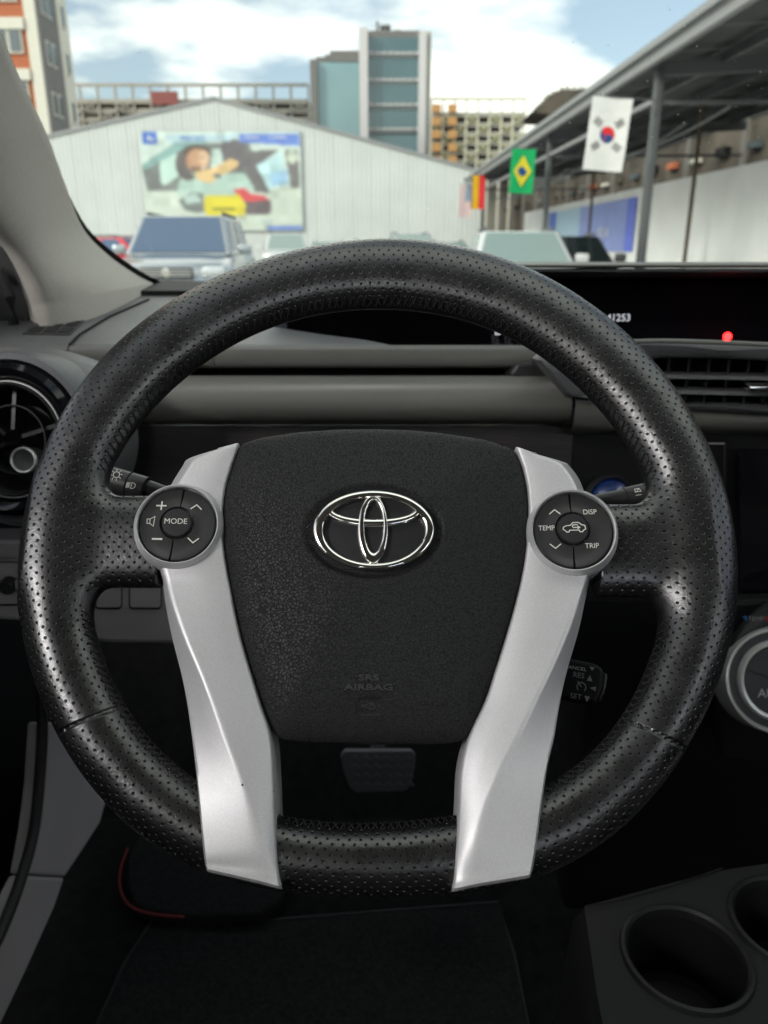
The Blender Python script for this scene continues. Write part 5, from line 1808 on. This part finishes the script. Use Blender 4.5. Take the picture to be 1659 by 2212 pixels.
def fourier(px, K=7):
    P = [W(x, y, 0.0) for x, y in px]
    th = np.array([math.atan2(p.y, p.x) for p in P]); rh = np.array([math.hypot(p.x, p.y) for p in P])
    cols = lambda t: np.stack([np.ones_like(t)] + [f(k * t) for k in range(1, K + 1) for f in (np.cos, np.sin)], -1)
    A = cols(th); reg = np.diag([0] + [1e-4 * k ** 4 for k in range(1, K + 1) for _ in (0, 1)])
    c = np.linalg.solve(A.T @ A + reg, A.T @ rh)
    print('rim fit rms mm', np.sqrt(np.mean((A @ c - rh) ** 2)) * 1e3)
    return lambda t: cols(t) @ c


ro, ri = fourier(outer_px), fourier(inner_px)
TB = 0.0148
SPK = []
for (xa, xb, yt, yb) in ((110, 345, 1073, 1268), (1275, 1510, 1091, 1288)):
    a, b = W(xa, yt, 0.0), W(xb, yb, 0.0)
    SPK.append((min(a.x, b.x), max(a.x, b.x), (a.y + b.y) / 2, abs(a.y - b.y) / 2))


def rim_parts(P):
    u, v, w = P[..., 0], P[..., 1], P[..., 2]
    th = np.arctan2(v, u); rh = np.hypot(u, v)
    o, i = ro(th), ri(th)
    c = (o + i) / 2; a = (o - i) / 2
    q = np.sqrt(((rh - c) / a) ** 2 + (w / TB) ** 2 + 1e-12)
    fr_ = (q - 1) * TB
    fs = np.full(fr_.shape, 1.0)
    for (ua, ub, vc, hv) in SPK:
        b_ = 0.0112
        g_ = ((np.abs(v - vc) / hv) ** 2.8 + (np.abs(w + .001) / b_) ** 2.8 + 1e-12) ** (1 / 2.8)
        f = (g_ - 1) * b_
        e = np.maximum(ua - u, u - ub)
        fs = np.minimum(fs, np.maximum(f, e))
    return fr_, fs


def rimF(P):
    a, b = rim_parts(P)
    k = .011
    h = np.clip(.5 + .5 * (b - a) / k, 0, 1)
    return b * (1 - h) + a * h - k * h * (1 - h)


def surface_nets(Ff, lo, hi, h):
    n = [int(math.ceil((hi[i] - lo[i]) / h)) + 1 for i in range(3)]
    ax = [lo[i] + h * np.arange(n[i]) for i in range(3)]
    G = np.stack(np.meshgrid(*ax, indexing='ij'), -1)
    Fv = Ff(G)
    ins = Fv < 0
    ncell = [k - 1 for k in n]
    cnt = np.zeros(ncell); acc = np.zeros(ncell + [3])
    sl = lambda d: tuple(slice(d[i], d[i] + ncell[i]) for i in range(3))
    for axis in range(3):
        oth = [k for k in range(3) if k != axis]
        for b0 in (0, 1):
            for b1 in (0, 1):
                d0 = [0, 0, 0]; d0[oth[0]] = b0; d0[oth[1]] = b1
                d1 = list(d0); d1[axis] = 1
                fa, fb = Fv[sl(d0)], Fv[sl(d1)]
                cr2 = ins[sl(d0)] != ins[sl(d1)]
                t = np.where(cr2, fa / np.where(cr2, fa - fb, 1), 0)
                pa = G[sl(d0)]
                p = pa.copy(); p[..., axis] += t * h
                acc += p * cr2[..., None]; cnt += cr2
    act = cnt > 0
    idx = -np.ones(ncell, int); idx[act] = np.arange(act.sum())
    V = acc[act] / cnt[act][:, None]
    Fs = []
    for axis in range(3):
        oth = [k for k in range(3) if k != axis]
        a = np.take(ins, range(0, n[axis] - 1), axis=axis); b = np.take(ins, range(1, n[axis]), axis=axis)
        I = np.argwhere(a != b)
        I = I[(I[:, oth[0]] > 0) & (I[:, oth[1]] > 0) & (I[:, oth[0]] < n[oth[0]] - 1) & (I[:, oth[1]] < n[oth[1]] - 1)]
        q = []
        for (da, db) in ((0, 0), (1, 0), (1, 1), (0, 1)):
            J = I.copy(); J[:, oth[0]] -= da; J[:, oth[1]] -= db
            q.append(idx[J[:, 0], J[:, 1], J[:, 2]])
        q = np.stack(q, -1)
        flip = a[I[:, 0], I[:, 1], I[:, 2]]
        if axis == 1: flip = ~flip
        q[~flip] = q[~flip][:, ::-1]
        Fs.append(q)
    return V, np.concatenate(Fs)


def build_rim():
    lo, hi = (-.205, -.205, -.022), (.205, .205, .022)
    V, Fc = surface_nets(rimF, lo, hi, .0016)
    e = 1e-5
    for _ in range(5):
        f = rimF(V)
        gr = np.stack([(rimF(V + np.eye(3)[k] * e) - rimF(V - np.eye(3)[k] * e)) / (2 * e) for k in range(3)], -1)
        st = (f / np.maximum((gr ** 2).sum(-1), .2))
        V = V - np.clip(st, -.001, .001)[:, None] * gr
    me = bpy.data.meshes.new('rim_cover')
    me.vertices.add(len(V)); me.vertices.foreach_set('co', V.astype(np.float32).ravel())
    nf = len(Fc)
    me.loops.add(nf * 4); me.loops.foreach_set('vertex_index', Fc.astype(np.int32).ravel())
    me.polygons.add(nf); me.polygons.foreach_set('loop_start', np.arange(0, nf * 4, 4, dtype=np.int32))
    me.update(calc_edges=True); me.validate()
    me.polygons.foreach_set('use_smooth', [True] * len(me.polygons))
    # hide coordinates
    tt = np.linspace(-math.pi, math.pi, 721)
    rc_ = (ro(tt) + ri(tt)) / 2
    S = np.concatenate([[0], np.cumsum((rc_[1:] + rc_[:-1]) / 2 * np.diff(tt))])
    li = np.empty(len(me.loops), np.int32); me.loops.foreach_get('vertex_index', li)
    Vf = V
    th = np.arctan2(Vf[:, 1], Vf[:, 0]); rh = np.hypot(Vf[:, 0], Vf[:, 1])
    cut = math.atan2(W(520, 1850).y, W(520, 1850).x)
    th2 = (th - cut) % (2 * math.pi)
    Sx = np.interp(th, tt, S); S0 = np.interp(cut, tt, S)
    sL = (Sx - S0) % S[-1]
    o, i = ro(th), ri(th)
    c = (o + i) / 2; a = (o - i) / 2
    ph_ = np.arctan2((rh - c) / a, Vf[:, 2] / TB)
    uvr = np.stack([sL, ph_ * .0158], -1)
    uvs = np.stack([Vf[:, 0], Vf[:, 1]], -1)
    nl = len(li) // 4
    fv = li.reshape(nl, 4)
    cen = Vf[fv].mean(1)
    fa, fb = rim_parts(cen)
    spoke = (np.abs(cen[:, 0]) < np.interp(0, [0], [0]) + np.where(cen[:, 0] < 0, abs(W(213, 1180).x), abs(W(1415, 1180).x))) & (fb < fa + .012) & (np.abs(cen[:, 0]) > .09) & (np.abs(cen[:, 1] - np.where(cen[:, 0] < 0, SPK[0][2], SPK[1][2])) < .030)
    uv = np.where(np.repeat(spoke, 4)[:, None], uvs[li], uvr[li])
    uvl = me.uv_layers.new(name='hide'); uvl.data.foreach_set('uv', uv.astype(np.float32).ravel())
    # seams across the rim
    dist = np.full(len(V), 1.0)
    for (x0_, y0_, x1_, y1_) in ((123, 1590, 285, 1512), (1436, 1600, 1336, 1546)):
        p, q = W(x0_, y0_, .005), W(x1_, y1_, .012)
        d = (q - p); d.z = 0; d.normalize()
        nn = Vector((-d.y, d.x, 0))
        dd = np.abs((V[:, 0] - p.x) * nn.x + (V[:, 1] - p.y) * nn.y)
        ok = (np.hypot(V[:, 0] - p.x, V[:, 1] - p.y) < .06)
        dist = np.where(ok, np.minimum(dist, dd), dist)
    # joints where leather tucks beneath the silver spokes and along the inner stitch line
    inner = (rh - c) / a
    nh = ((inner < -.93) & ~((np.abs(V[:, 0]) < .165) & (np.abs(V[:, 1] - SPK[0][2]) < .03))).astype(np.float32)
    nh = np.maximum(nh, (dist < .0028).astype(np.float32))
    at = me.attributes.new('seam', 'FLOAT', 'POINT'); at.data.foreach_set('value', dist.astype(np.float32))
    at = me.attributes.new('noholes', 'FLOAT', 'POINT'); at.data.foreach_set('value', nh)
    link('rim_cover', me, wheel, M['leather'])
    # stitching along the inner edge
    Vs, Fs = [], []

    def rim_pt(t, al, lift=.0006):
        t_ = np.array([t]); o_, i_ = ro(t_)[0], ri(t_)[0]
        c_, a_2 = (o_ + i_) / 2, (o_ - i_) / 2 + lift
        r_ = c_ - a_2 * math.cos(al)
        return Vector((r_ * math.cos(t), r_ * math.sin(t), (TB + lift) * math.sin(al)))
    skip = lambda t: (abs(abs(((t + math.pi) % (2 * math.pi)) - math.pi)) > math.pi - .20) or abs(((t + math.pi) % (2 * math.pi)) - math.pi) < .20
    n = 230
    for k in range(n):
        t = -math.pi + 2 * math.pi * k / n
        if skip(t): continue
        for (ta, aa, tb, ab) in ((t, math.radians(6), t + .020, math.radians(30)), (t, math.radians(32), t + .020, math.radians(8))):
            p, q = rim_pt(ta, aa), rim_pt(tb, ab)
            m_ = (p + q) / 2; m_ += (m_ - Vector((m_.x, m_.y, 0)).normalized() * 0) * 0
            d = (q - p).normalized(); s1 = d.cross(Vector((0, 0, 1))).normalized() * .00030; s2 = d.cross(s1).normalized() * .00030
            b0 = len(Vs)
            for pt_ in (p, (p + q) / 2 - Vector((m_.x, m_.y, 0)).normalized() * .0006 + Vector((0, 0, .0003)), q):
                Vs += [pt_ + s1, pt_ + s2, pt_ - s1, pt_ - s2]
            for r_ in (0, 1):
                for j in range(4):
                    Fs.append((b0 + r_ * 4 + j, b0 + r_ * 4 + (j + 1) % 4, b0 + r_ * 4 + 4 + (j + 1) % 4, b0 + r_ * 4 + 4 + j))
    st = fixn(mesh('stitching', Vs, Fs, M['thread'], wheel))
    tag(st, kind='stuff')


build_rim()

# ---- hub cover (airbag)
bag_px = [(515, 956), (560, 941), (650, 928), (730, 923), (800, 922), (880, 924), (950, 930), (1050, 945), (1113, 966), (1130, 1002), (1141, 1055), (1144, 1117), (1137, 1196), (1124, 1264), (1108, 1321), (1080, 1415), (1059, 1484), (1035, 1543), (1014, 1588), (993, 1603), (950, 1607), (799, 1608), (650, 1602), (605, 1597), (588, 1584), (574, 1553), (554, 1494), (528, 1411), (506, 1320), (494, 1258), (481, 1180), (477, 1117), (482, 1055), (497, 1008)]
NB = 300
W0 = 0.012
EC = W(807, 1145, W0 + .014); EC.z = 0
em_a = (W(959, 1143, .02) - W(807, 1143, .02)).length; em_b = (W(808, 1042, .02) - W(808, 1143, .02)).length
bag_out = resamp([W(x, y, W0) for x, y in bag_px], NB)
bo = np.array([[p.x - EC.x, p.y - EC.y] for p in bag_out])
# light smoothing of the outline
for _ in range(3):
    bo = (np.roll(bo, 1, 0) + 2 * bo + np.roll(bo, -1, 0)) / 4
bo_ang = np.arctan2(bo[:, 1], bo[:, 0]); o_s = np.argsort(bo_ang)
ba_s, br_s = bo_ang[o_s], np.hypot(bo[:, 0], bo[:, 1])[o_s]
ba_s = np.concatenate([ba_s - 2 * math.pi, ba_s, ba_s + 2 * math.pi]); br_s = np.tile(br_s, 3)


def bag_w(u, v):
    """height of the hub cover surface at wheel-local u, v"""
    x, y = u - EC.x, v - EC.y
    r = math.hypot(x, y)
    s = min(1.0, r / float(np.interp(math.atan2(y, x), ba_s, br_s)))
    w = W0 - .004 + .0125 * (1 - s * s) + .0065 * (1 - s ** 9) ** .5
    e = math.sqrt((x / em_a) ** 2 + (y / em_b) ** 2)
    t = min(1, max(0, (1.02 - e) / .14)); t = t * t * (3 - 2 * t)
    w -= .0030 * t
    # sunk horn square
    hx, hy = abs(u - HS.x) / HSw, abs(v - HS.y) / HSh
    d_ = max(hx, hy)
    t = min(1, max(0, (1.06 - d_) / .12)); w -= .0007 * t
    return w


HS = W(797, 1527, .012); HSw = (W(821, 1527, .012) - HS).length; HSh = (W(797, 1510, .012) - HS).length


def build_bag():
    rows = []
    ss = sorted(set([round(k / 110, 5) for k in range(2, 108)] + [.985, .99, .994, .997, .999, 1.0]))
    for s in ss:
        rows.append([Vector((EC.x + bo[k, 0] * s, EC.y + bo[k, 1] * s, bag_w(EC.x + bo[k, 0] * s, EC.y + bo[k, 1] * s))) for k in range(NB)])
    last = rows[-1]
    rows.append([Vector((p.x, p.y, W0 - .008)) for p in last])
    rows.append([Vector((EC.x + (p.x - EC.x) * .985, EC.y + (p.y - EC.y) * .985, W0 - .04)) for p in last])
    V = [p for r in rows for p in r]
    F = grid_faces(len(rows), NB, close_c=True)
    F.append(tuple(range(NB)))
    o = fixn(mesh('hub_cover', V, F, M['airbag'], wheel, sharp=60))
    return o


bag = build_bag()


def bag_text(body, size, px, py, xs):
    b = W(px, py, .013)
    s = (W(px + 10, py, .013) - b).length / 10

    def fn(v):
        u, vv = b.x + v.x * s, b.y + v.y * s
        return Vector((u, vv, bag_w(u, vv) + v.z * s + .0002))
    text_on('lettering', body, size, fn, M['emboss'], bag, extrude=2.4, bold=.35, xs=xs)


bag_text('SRS', 17, 797, 1467, 1.7)
bag_text('AIRBAG', 17, 797, 1487, 1.75)


def on_bag(px, py, lift):
    b = W(px, py, .013)
    s = (W(px + 10, py, .013) - b).length / 10
    return lambda v: Vector((b.x + v.x * s, b.y + v.y * s, bag_w(b.x + v.x * s, b.y + v.y * s) + lift))


strokes('horn_symbol', [[(-15, 0), (-15, 3), (-6, 3), (4, 7), (12, 7)], [(-15, 0), (-6, 0), (0, -4), (8, -5), (13, -2), (13, 2), (9, 4), (2, 3)]], 2.0, on_bag(797, 1527, .0006), M['emboss'], bag)
strokes('horn_frame', [[(p[0], p[1]) for p in rrect(-24, -17, 24, 17, 4)] + [(24 - 4, -17)]], 1.4, on_bag(797, 1527, .0005), M['emboss'], bag)

# ---- emblem: three interlocking ovals in chrome on a black base
def emblem():
    root = empty('emblem', (0, 0, 0)); root.parent = wheel
    tag(root, 'chrome emblem of three interlaced ovals')
    bw_ = bag_w(EC.x, EC.y)

    def E(px, py, w): return W(px, py, w)
    n = 120
    V = [E(807 + 128 * math.cos(2 * math.pi * k / n), 1145 - 83 * math.sin(2 * math.pi * k / n), bw_ + .0008) for k in range(n)]
    V2 = [Vector((v.x, v.y, v.z - .004)) for v in V]
    fixn(loft('base', [V2, V, [EC + (v - EC) * .5 for v in V] and [Vector((EC.x + (v.x - EC.x) * .5, EC.y + (v.y - EC.y) * .5, v.z + .0006)) for v in V]], M['emblem_base'], root, close_c=True, cap=True))

    def oval(name, oc, oa, ob_, ic, ia, ib, w0, h, hook=None):
        rows = []
        for k in range(160):
            t = 2 * math.pi * k / 160
            po = Vector((oc[0] + oa * math.cos(t), oc[1] - ob_ * math.sin(t))); pi_ = Vector((ic[0] + ia * math.cos(t), ic[1] - ib * math.sin(t)))
            r_ = []
            wd = (po - pi_).length
            be = min(.36, 4.2 / wd)
            for f, z in ((0, -.0015), (0, .35), (be * .35, .78), (be, .97), (.5, 1.0), (1 - be, .97), (1 - be * .35, .78), (1, .35), (1, -.0015)):
                q = po.lerp(pi_, f)
                zz = w0 + (h * z if z > 0 else -.0015)
                r_.append(E(q.x, q.y, zz))
            rows.append(r_)
        fixn(loft(name, rows, M['chrome'], root, close_r=True, close_c=True, sharp=55))
    z0 = bw_ + .0006
    oval('outer_oval', (807, 1145), 132.5, 87.5, (808.2, 1145.5), 108.5, 70, z0, .0042)
    oval('cross_oval', (807, 1103), 104, 36.5, (807.5, 1098.5), 89, 21.5, z0, .0036)
    oval('upright_oval', (805.5, 1142.5), 34.5, 76, (807.5, 1138), 18.5, 54.5, z0, .0039)


emblem()

# ---- silver lower spokes
def trim(side):
    if side < 0:
        st = [((470, 970), (480, 968), (514, 959)), ((408, 990), (424, 990), (501, 997)), ((393, 1008), (407, 1010), (495, 1015)), ((370, 1045), (384, 1047), (486, 1048)),
              ((350, 1085), (362, 1085), (480, 1090)), ((335, 1140), (347, 1140), (477, 1140)), ((332, 1190), (346, 1192), (483, 1195)), ((340, 1230), (352, 1234), (490, 1240)),
              ((350, 1256), (359, 1258), (496, 1268)), ((357, 1305), (372, 1305), (505, 1318)), ((370, 1375), (397, 1375), (520, 1385)), ((390, 1457), (433, 1457), (543, 1462)),
              ((402, 1520), (458, 1518), (562, 1524)), ((412, 1590), (484, 1588), (583, 1590)), ((422, 1676), (518, 1672), (590, 1678)), ((430, 1765), (548, 1760), (593, 1767)),
              ((437, 1840), (568, 1828), (598, 1856)), ((441, 1868), (562, 1880), (602, 1898)), ((443, 1876), (560, 1902), (604, 1914))]
        cen = 800
    else:
        st = [((1160, 981), (1150, 979), (1116, 967)), ((1215, 997), (1203, 997), (1130, 1003)), ((1230, 1006), (1218, 1008), (1135, 1022)), ((1252, 1036), (1240, 1040), (1141, 1052)),
              ((1268, 1080), (1257, 1082), (1144, 1092)), ((1285, 1140), (1273, 1142), (1143, 1142)), ((1290, 1195), (1278, 1197), (1137, 1198)), ((1282, 1232), (1271, 1236), (1130, 1240)),
              ((1273, 1258), (1264, 1258), (1124, 1268)), ((1264, 1300), (1250, 1302), (1113, 1312)), ((1251, 1362), (1228, 1365), (1095, 1375)), ((1229, 1440), (1194, 1442), (1071, 1450)),
              ((1213, 1510), (1160, 1510), (1050, 1514)), ((1200, 1590), (1121, 1588), (1014, 1592)), ((1184, 1660), (1083, 1660), (996, 1664)), ((1171, 1750), (1046, 1746), (991, 1760)),
              ((1161, 1830), (1028, 1820), (985, 1850)), ((1153, 1876), (1024, 1888), (981, 1903)), ((1149, 1889), (1022, 1910), (979, 1920))]
    m_ = len(st)
    # heights: outer, crease, inner
    wz = []
    for i in range(m_):
        t = i / (m_ - 1)
        if i <= 8:
            wo, wc_, wi = -.002, .0130, .0125
        else:
            q = (i - 8) / (m_ - 1 - 8)
            wo = -.002 + .0205 * min(1, q * 1.3)
            wc_ = .0130 + .0062 * q + .0042 * math.sin(math.pi * min(1, q * 1.0))
            wi = .0125 - .0010 * math.sin(math.pi * q) + .0062 * q
        wz.append((wo, wc_, wi))
    wz[-2] = (wz[-2][0] - .0005, wz[-2][1] - .001, wz[-2][2] - .0005)
    O = cr([W(*st[i][0], wz[i][0]) for i in range(m_)], 5)
    C_ = cr([W(*st[i][1], wz[i][1]) for i in range(m_)], 5)
    I_ = cr([W(*st[i][2], wz[i][2]) for i in range(m_)], 5)
    rows = []
    for i, (o, c_, n_) in enumerate(zip(O, C_, I_)):
        f = i / (len(O) - 1)
        # crease softness grows near the bottom
        cs_ = .09 + .30 * max(0, (f - .80) / .20)
        r_ = [Vector((o.x, o.y, -.022)) + (n_ - o).normalized() * .002, o + Vector((0, 0, -.0022)), o + (c_ - o) * .05 + Vector((0, 0, .0000)), o + (c_ - o) * .10]
        r_ += [o + (c_ - o) * .5, o + (c_ - o) * (1 - cs_), c_ + ((o - c_) * cs_ + (n_ - c_) * cs_) * .18, c_ + (n_ - c_) * cs_, c_ + (n_ - c_) * .5]
        L2 = (n_ - c_).length
        k_ = min(.3, .0012 / L2)
        r_ += [n_ + (c_ - n_) * k_, n_ + (c_ - n_) * k_ * .35 + Vector((0, 0, -.0004)), n_ + Vector((0, 0, -.0014)), Vector((n_.x, n_.y, -.022)) - (n_ - o).normalized() * .001]
        rows.append(r_)
    # bottom closing: round over and tuck behind the rim
    last = rows[-1]
    dn = Vector((0, -1, 0))
    cc = [q + dn * .0016 + Vector((0, 0, -.0022)) for q in last]
    c2 = [Vector((q.x, q.y - .0030, q.z - .010)) for q in last] 
    c25 = [Vector((q.x, q.y - .0022, -.006)) for q in last]
    c3 = [Vector((q.x, q.y + .003, -.022)) for q in last]
    first = rows[0]
    t1 = [Vector((q.x, q.y + .0012, q.z - .0012)) for q in first]
    t2 = [Vector((q.x, q.y + .0015, -.02)) for q in first]
    o = fixn(loft('silver_spoke', [t2, t1] + rows + [cc, c2, c25, c3], M['silver'], wheel, sharp=50))
    return o


trim(-1); trim(1)

# ---- round control pads
def pad(cx_, cy_, rad_px, side):
    root = empty('control_pad', (0, 0, 0)); root.parent = wheel
    c_ = W(cx_, cy_, .0175)
    s = (W(cx_ + 50, cy_, .0175) - c_).length / 50
    Mx = Matrix.Translation((c_.x, c_.y, 0)) @ Matrix.Rotation(math.radians(-4 * side), 4, 'Y')
    R1 = 98 * s if side < 0 else 100 * s
    R0 = rad_px * s
    lathe('silver_ring', [(R1 * .99, -.016), (R1 + .0006, .004), (R1 + .0001, .0105), (R1 - .0009, .0150), (R1 - .0022, .0172), (R0 + .0007, .0176), (R0 + .0001, .0170), (R0, .0125)], M['silver'], root, n=128, M=Mx, sharp=40)
    lathe('gap', [(R0 + .0002, .0130), (R0 - .0012, .0130)], M['seam'], root, n=96, M=Mx)
    Rb = R0 - .0005
    Rc = (32.5 if side < 0 else 34) * s
    off = Vector((-2 * s if side < 0 else 0, 4 * s, 0))
    slit_t = math.radians(84 if side < 0 else 92); slit_b = math.radians(262 if side < 0 else 268)

    def half(a0, a1, nm, lab):
        rows = []
        n = 40
        for k in range(n + 1):
            a = a0 + (a1 - a0) * k / n
            d = Vector((math.cos(a), math.sin(a), 0))
            r_ = []
            Rin = Rc + .0005
            for f, z in ((0, .0125), (0, .0150), (.06, .0157), (.3, .0150), (.6, .0150), (.85, .0158), (.93, .0162), (.985, .0155), (1.0, .0140), (1.0, .0120)):
                p = (off + d * Rin).lerp(d * Rb, f)
                r_.append(Mx @ Vector((p.x, p.y, z)))
            rows.append(r_)
        b = fixn(loft(nm, rows, M['button'], root, sharp=50))
        if lab: b['label'] = lab
        return b
    g_ = .028
    lb = half(slit_t + g_, slit_b - g_, 'button', None)
    rb = half(slit_b + g_ - 2 * math.pi, slit_t - g_, 'button', None)
    mid = lathe('centre_button', [(Rc, .0120), (Rc, .0158), (Rc - .0006, .0166), (Rc * .5, .0168), (.0001, .0164)], M['button_smooth'], root, n=64, M=Mx @ Matrix.Translation(off))
    # slit floors
    join_boxes('slit', [(Mx @ (Vector((math.cos(a) * (Rb + Rc) / 2, math.sin(a) * (Rb + Rc) / 2, .0128)) + off * .5), (s * 8, Rb - Rc, .0012), Matrix.Rotation(a - math.pi / 2, 4, 'Z')) for a in (slit_t, slit_b)], M['seam'], root)

    def F(px, py, h=.0157, ang=0):
        b = W(px, py, .0165)
        ca, sa = math.cos(ang), math.sin(ang)
        Mz = (Mx.inverted() @ Vector((b.x, b.y, 0)))
        # surface of the buttons follows the tilted frame
        def fn(v):
            p = Mx @ Vector((Mz.x + (v.x * ca - v.y * sa) * s, Mz.y + (v.x * sa + v.y * ca) * s, h))
            return p
        return fn
    lk = 'lettering'
    if side < 0:
        strokes('plus_mark', [[(-11, 0), (11, 0)], [(0, 0.01 - 10), (1.0, 10)]], 3.2, F(343.5, 1092), M['print'], lb)
        strokes('minus_mark', [[(-11, 0), (11, 0)]], 4.0, F(334, 1164), M['print'], lb)
        strokes('speaker_mark', [[(-8, -5), (-8, 5), (-2, 5), (-2, -5), (-8, -5)], [(-2, 5), (8, 11), (6, -11), (-2, -5)]], 1.3, F(321, 1126), M['print'], lb)
        strokes('up_mark', [[(-12, -5), (1, 4.5), (12, -6)]], 2.4, F(418, 1093), M['print'], rb)
        strokes('down_mark', [[(-12, 6), (0, -5), (12, 5)]], 2.4, F(411, 1166), M['print'], rb)
        text_on(lk, 'MODE', 17.5, F(375, 1127, .0171), M['print'], mid)
    else:
        text_on(lk, 'TEMP', 16, F(1186.5, 1139), M['print'], lb, xs=.92)
        strokes('up_mark', [[(-12, -5), (0, 5), (12, -5)]], 2.2, F(1204, 1104), M['print'], lb)
        strokes('down_mark', [[(-12, 5), (0, -5), (12, 5)]], 2.2, F(1206, 1178), M['print'], lb)
        text_on(lk, 'DISP', 16, F(1279, 1106), M['print'], rb, xs=.95)
        text_on(lk, 'TRIP', 16, F(1284, 1179), M['print'], rb, xs=.95)
        strokes('recirculation_mark', [[(-24, -4), (-23, 1), (-17, 4), (-8, 5), (-2, 11), (10, 11), (16, 6), (23, 4), (24, -4), (19, -7), (17, -10), (12, -10), (10, -6), (-10, -6), (-12, -10), (-17, -10), (-19, -7), (-24, -4)],
                                       [(8, 6), (-2, 6), (-4, 3), (-2, 0), (10, 0)], [(8, 2.6), (12, 0), (8, -2.6), (8, 2.6)]], 2.0, F(1245, 1140, .0171), M['print'], mid)


pad(377, 1131, 84.5, -1)
pad(1244.7, 1144, 87, 1)
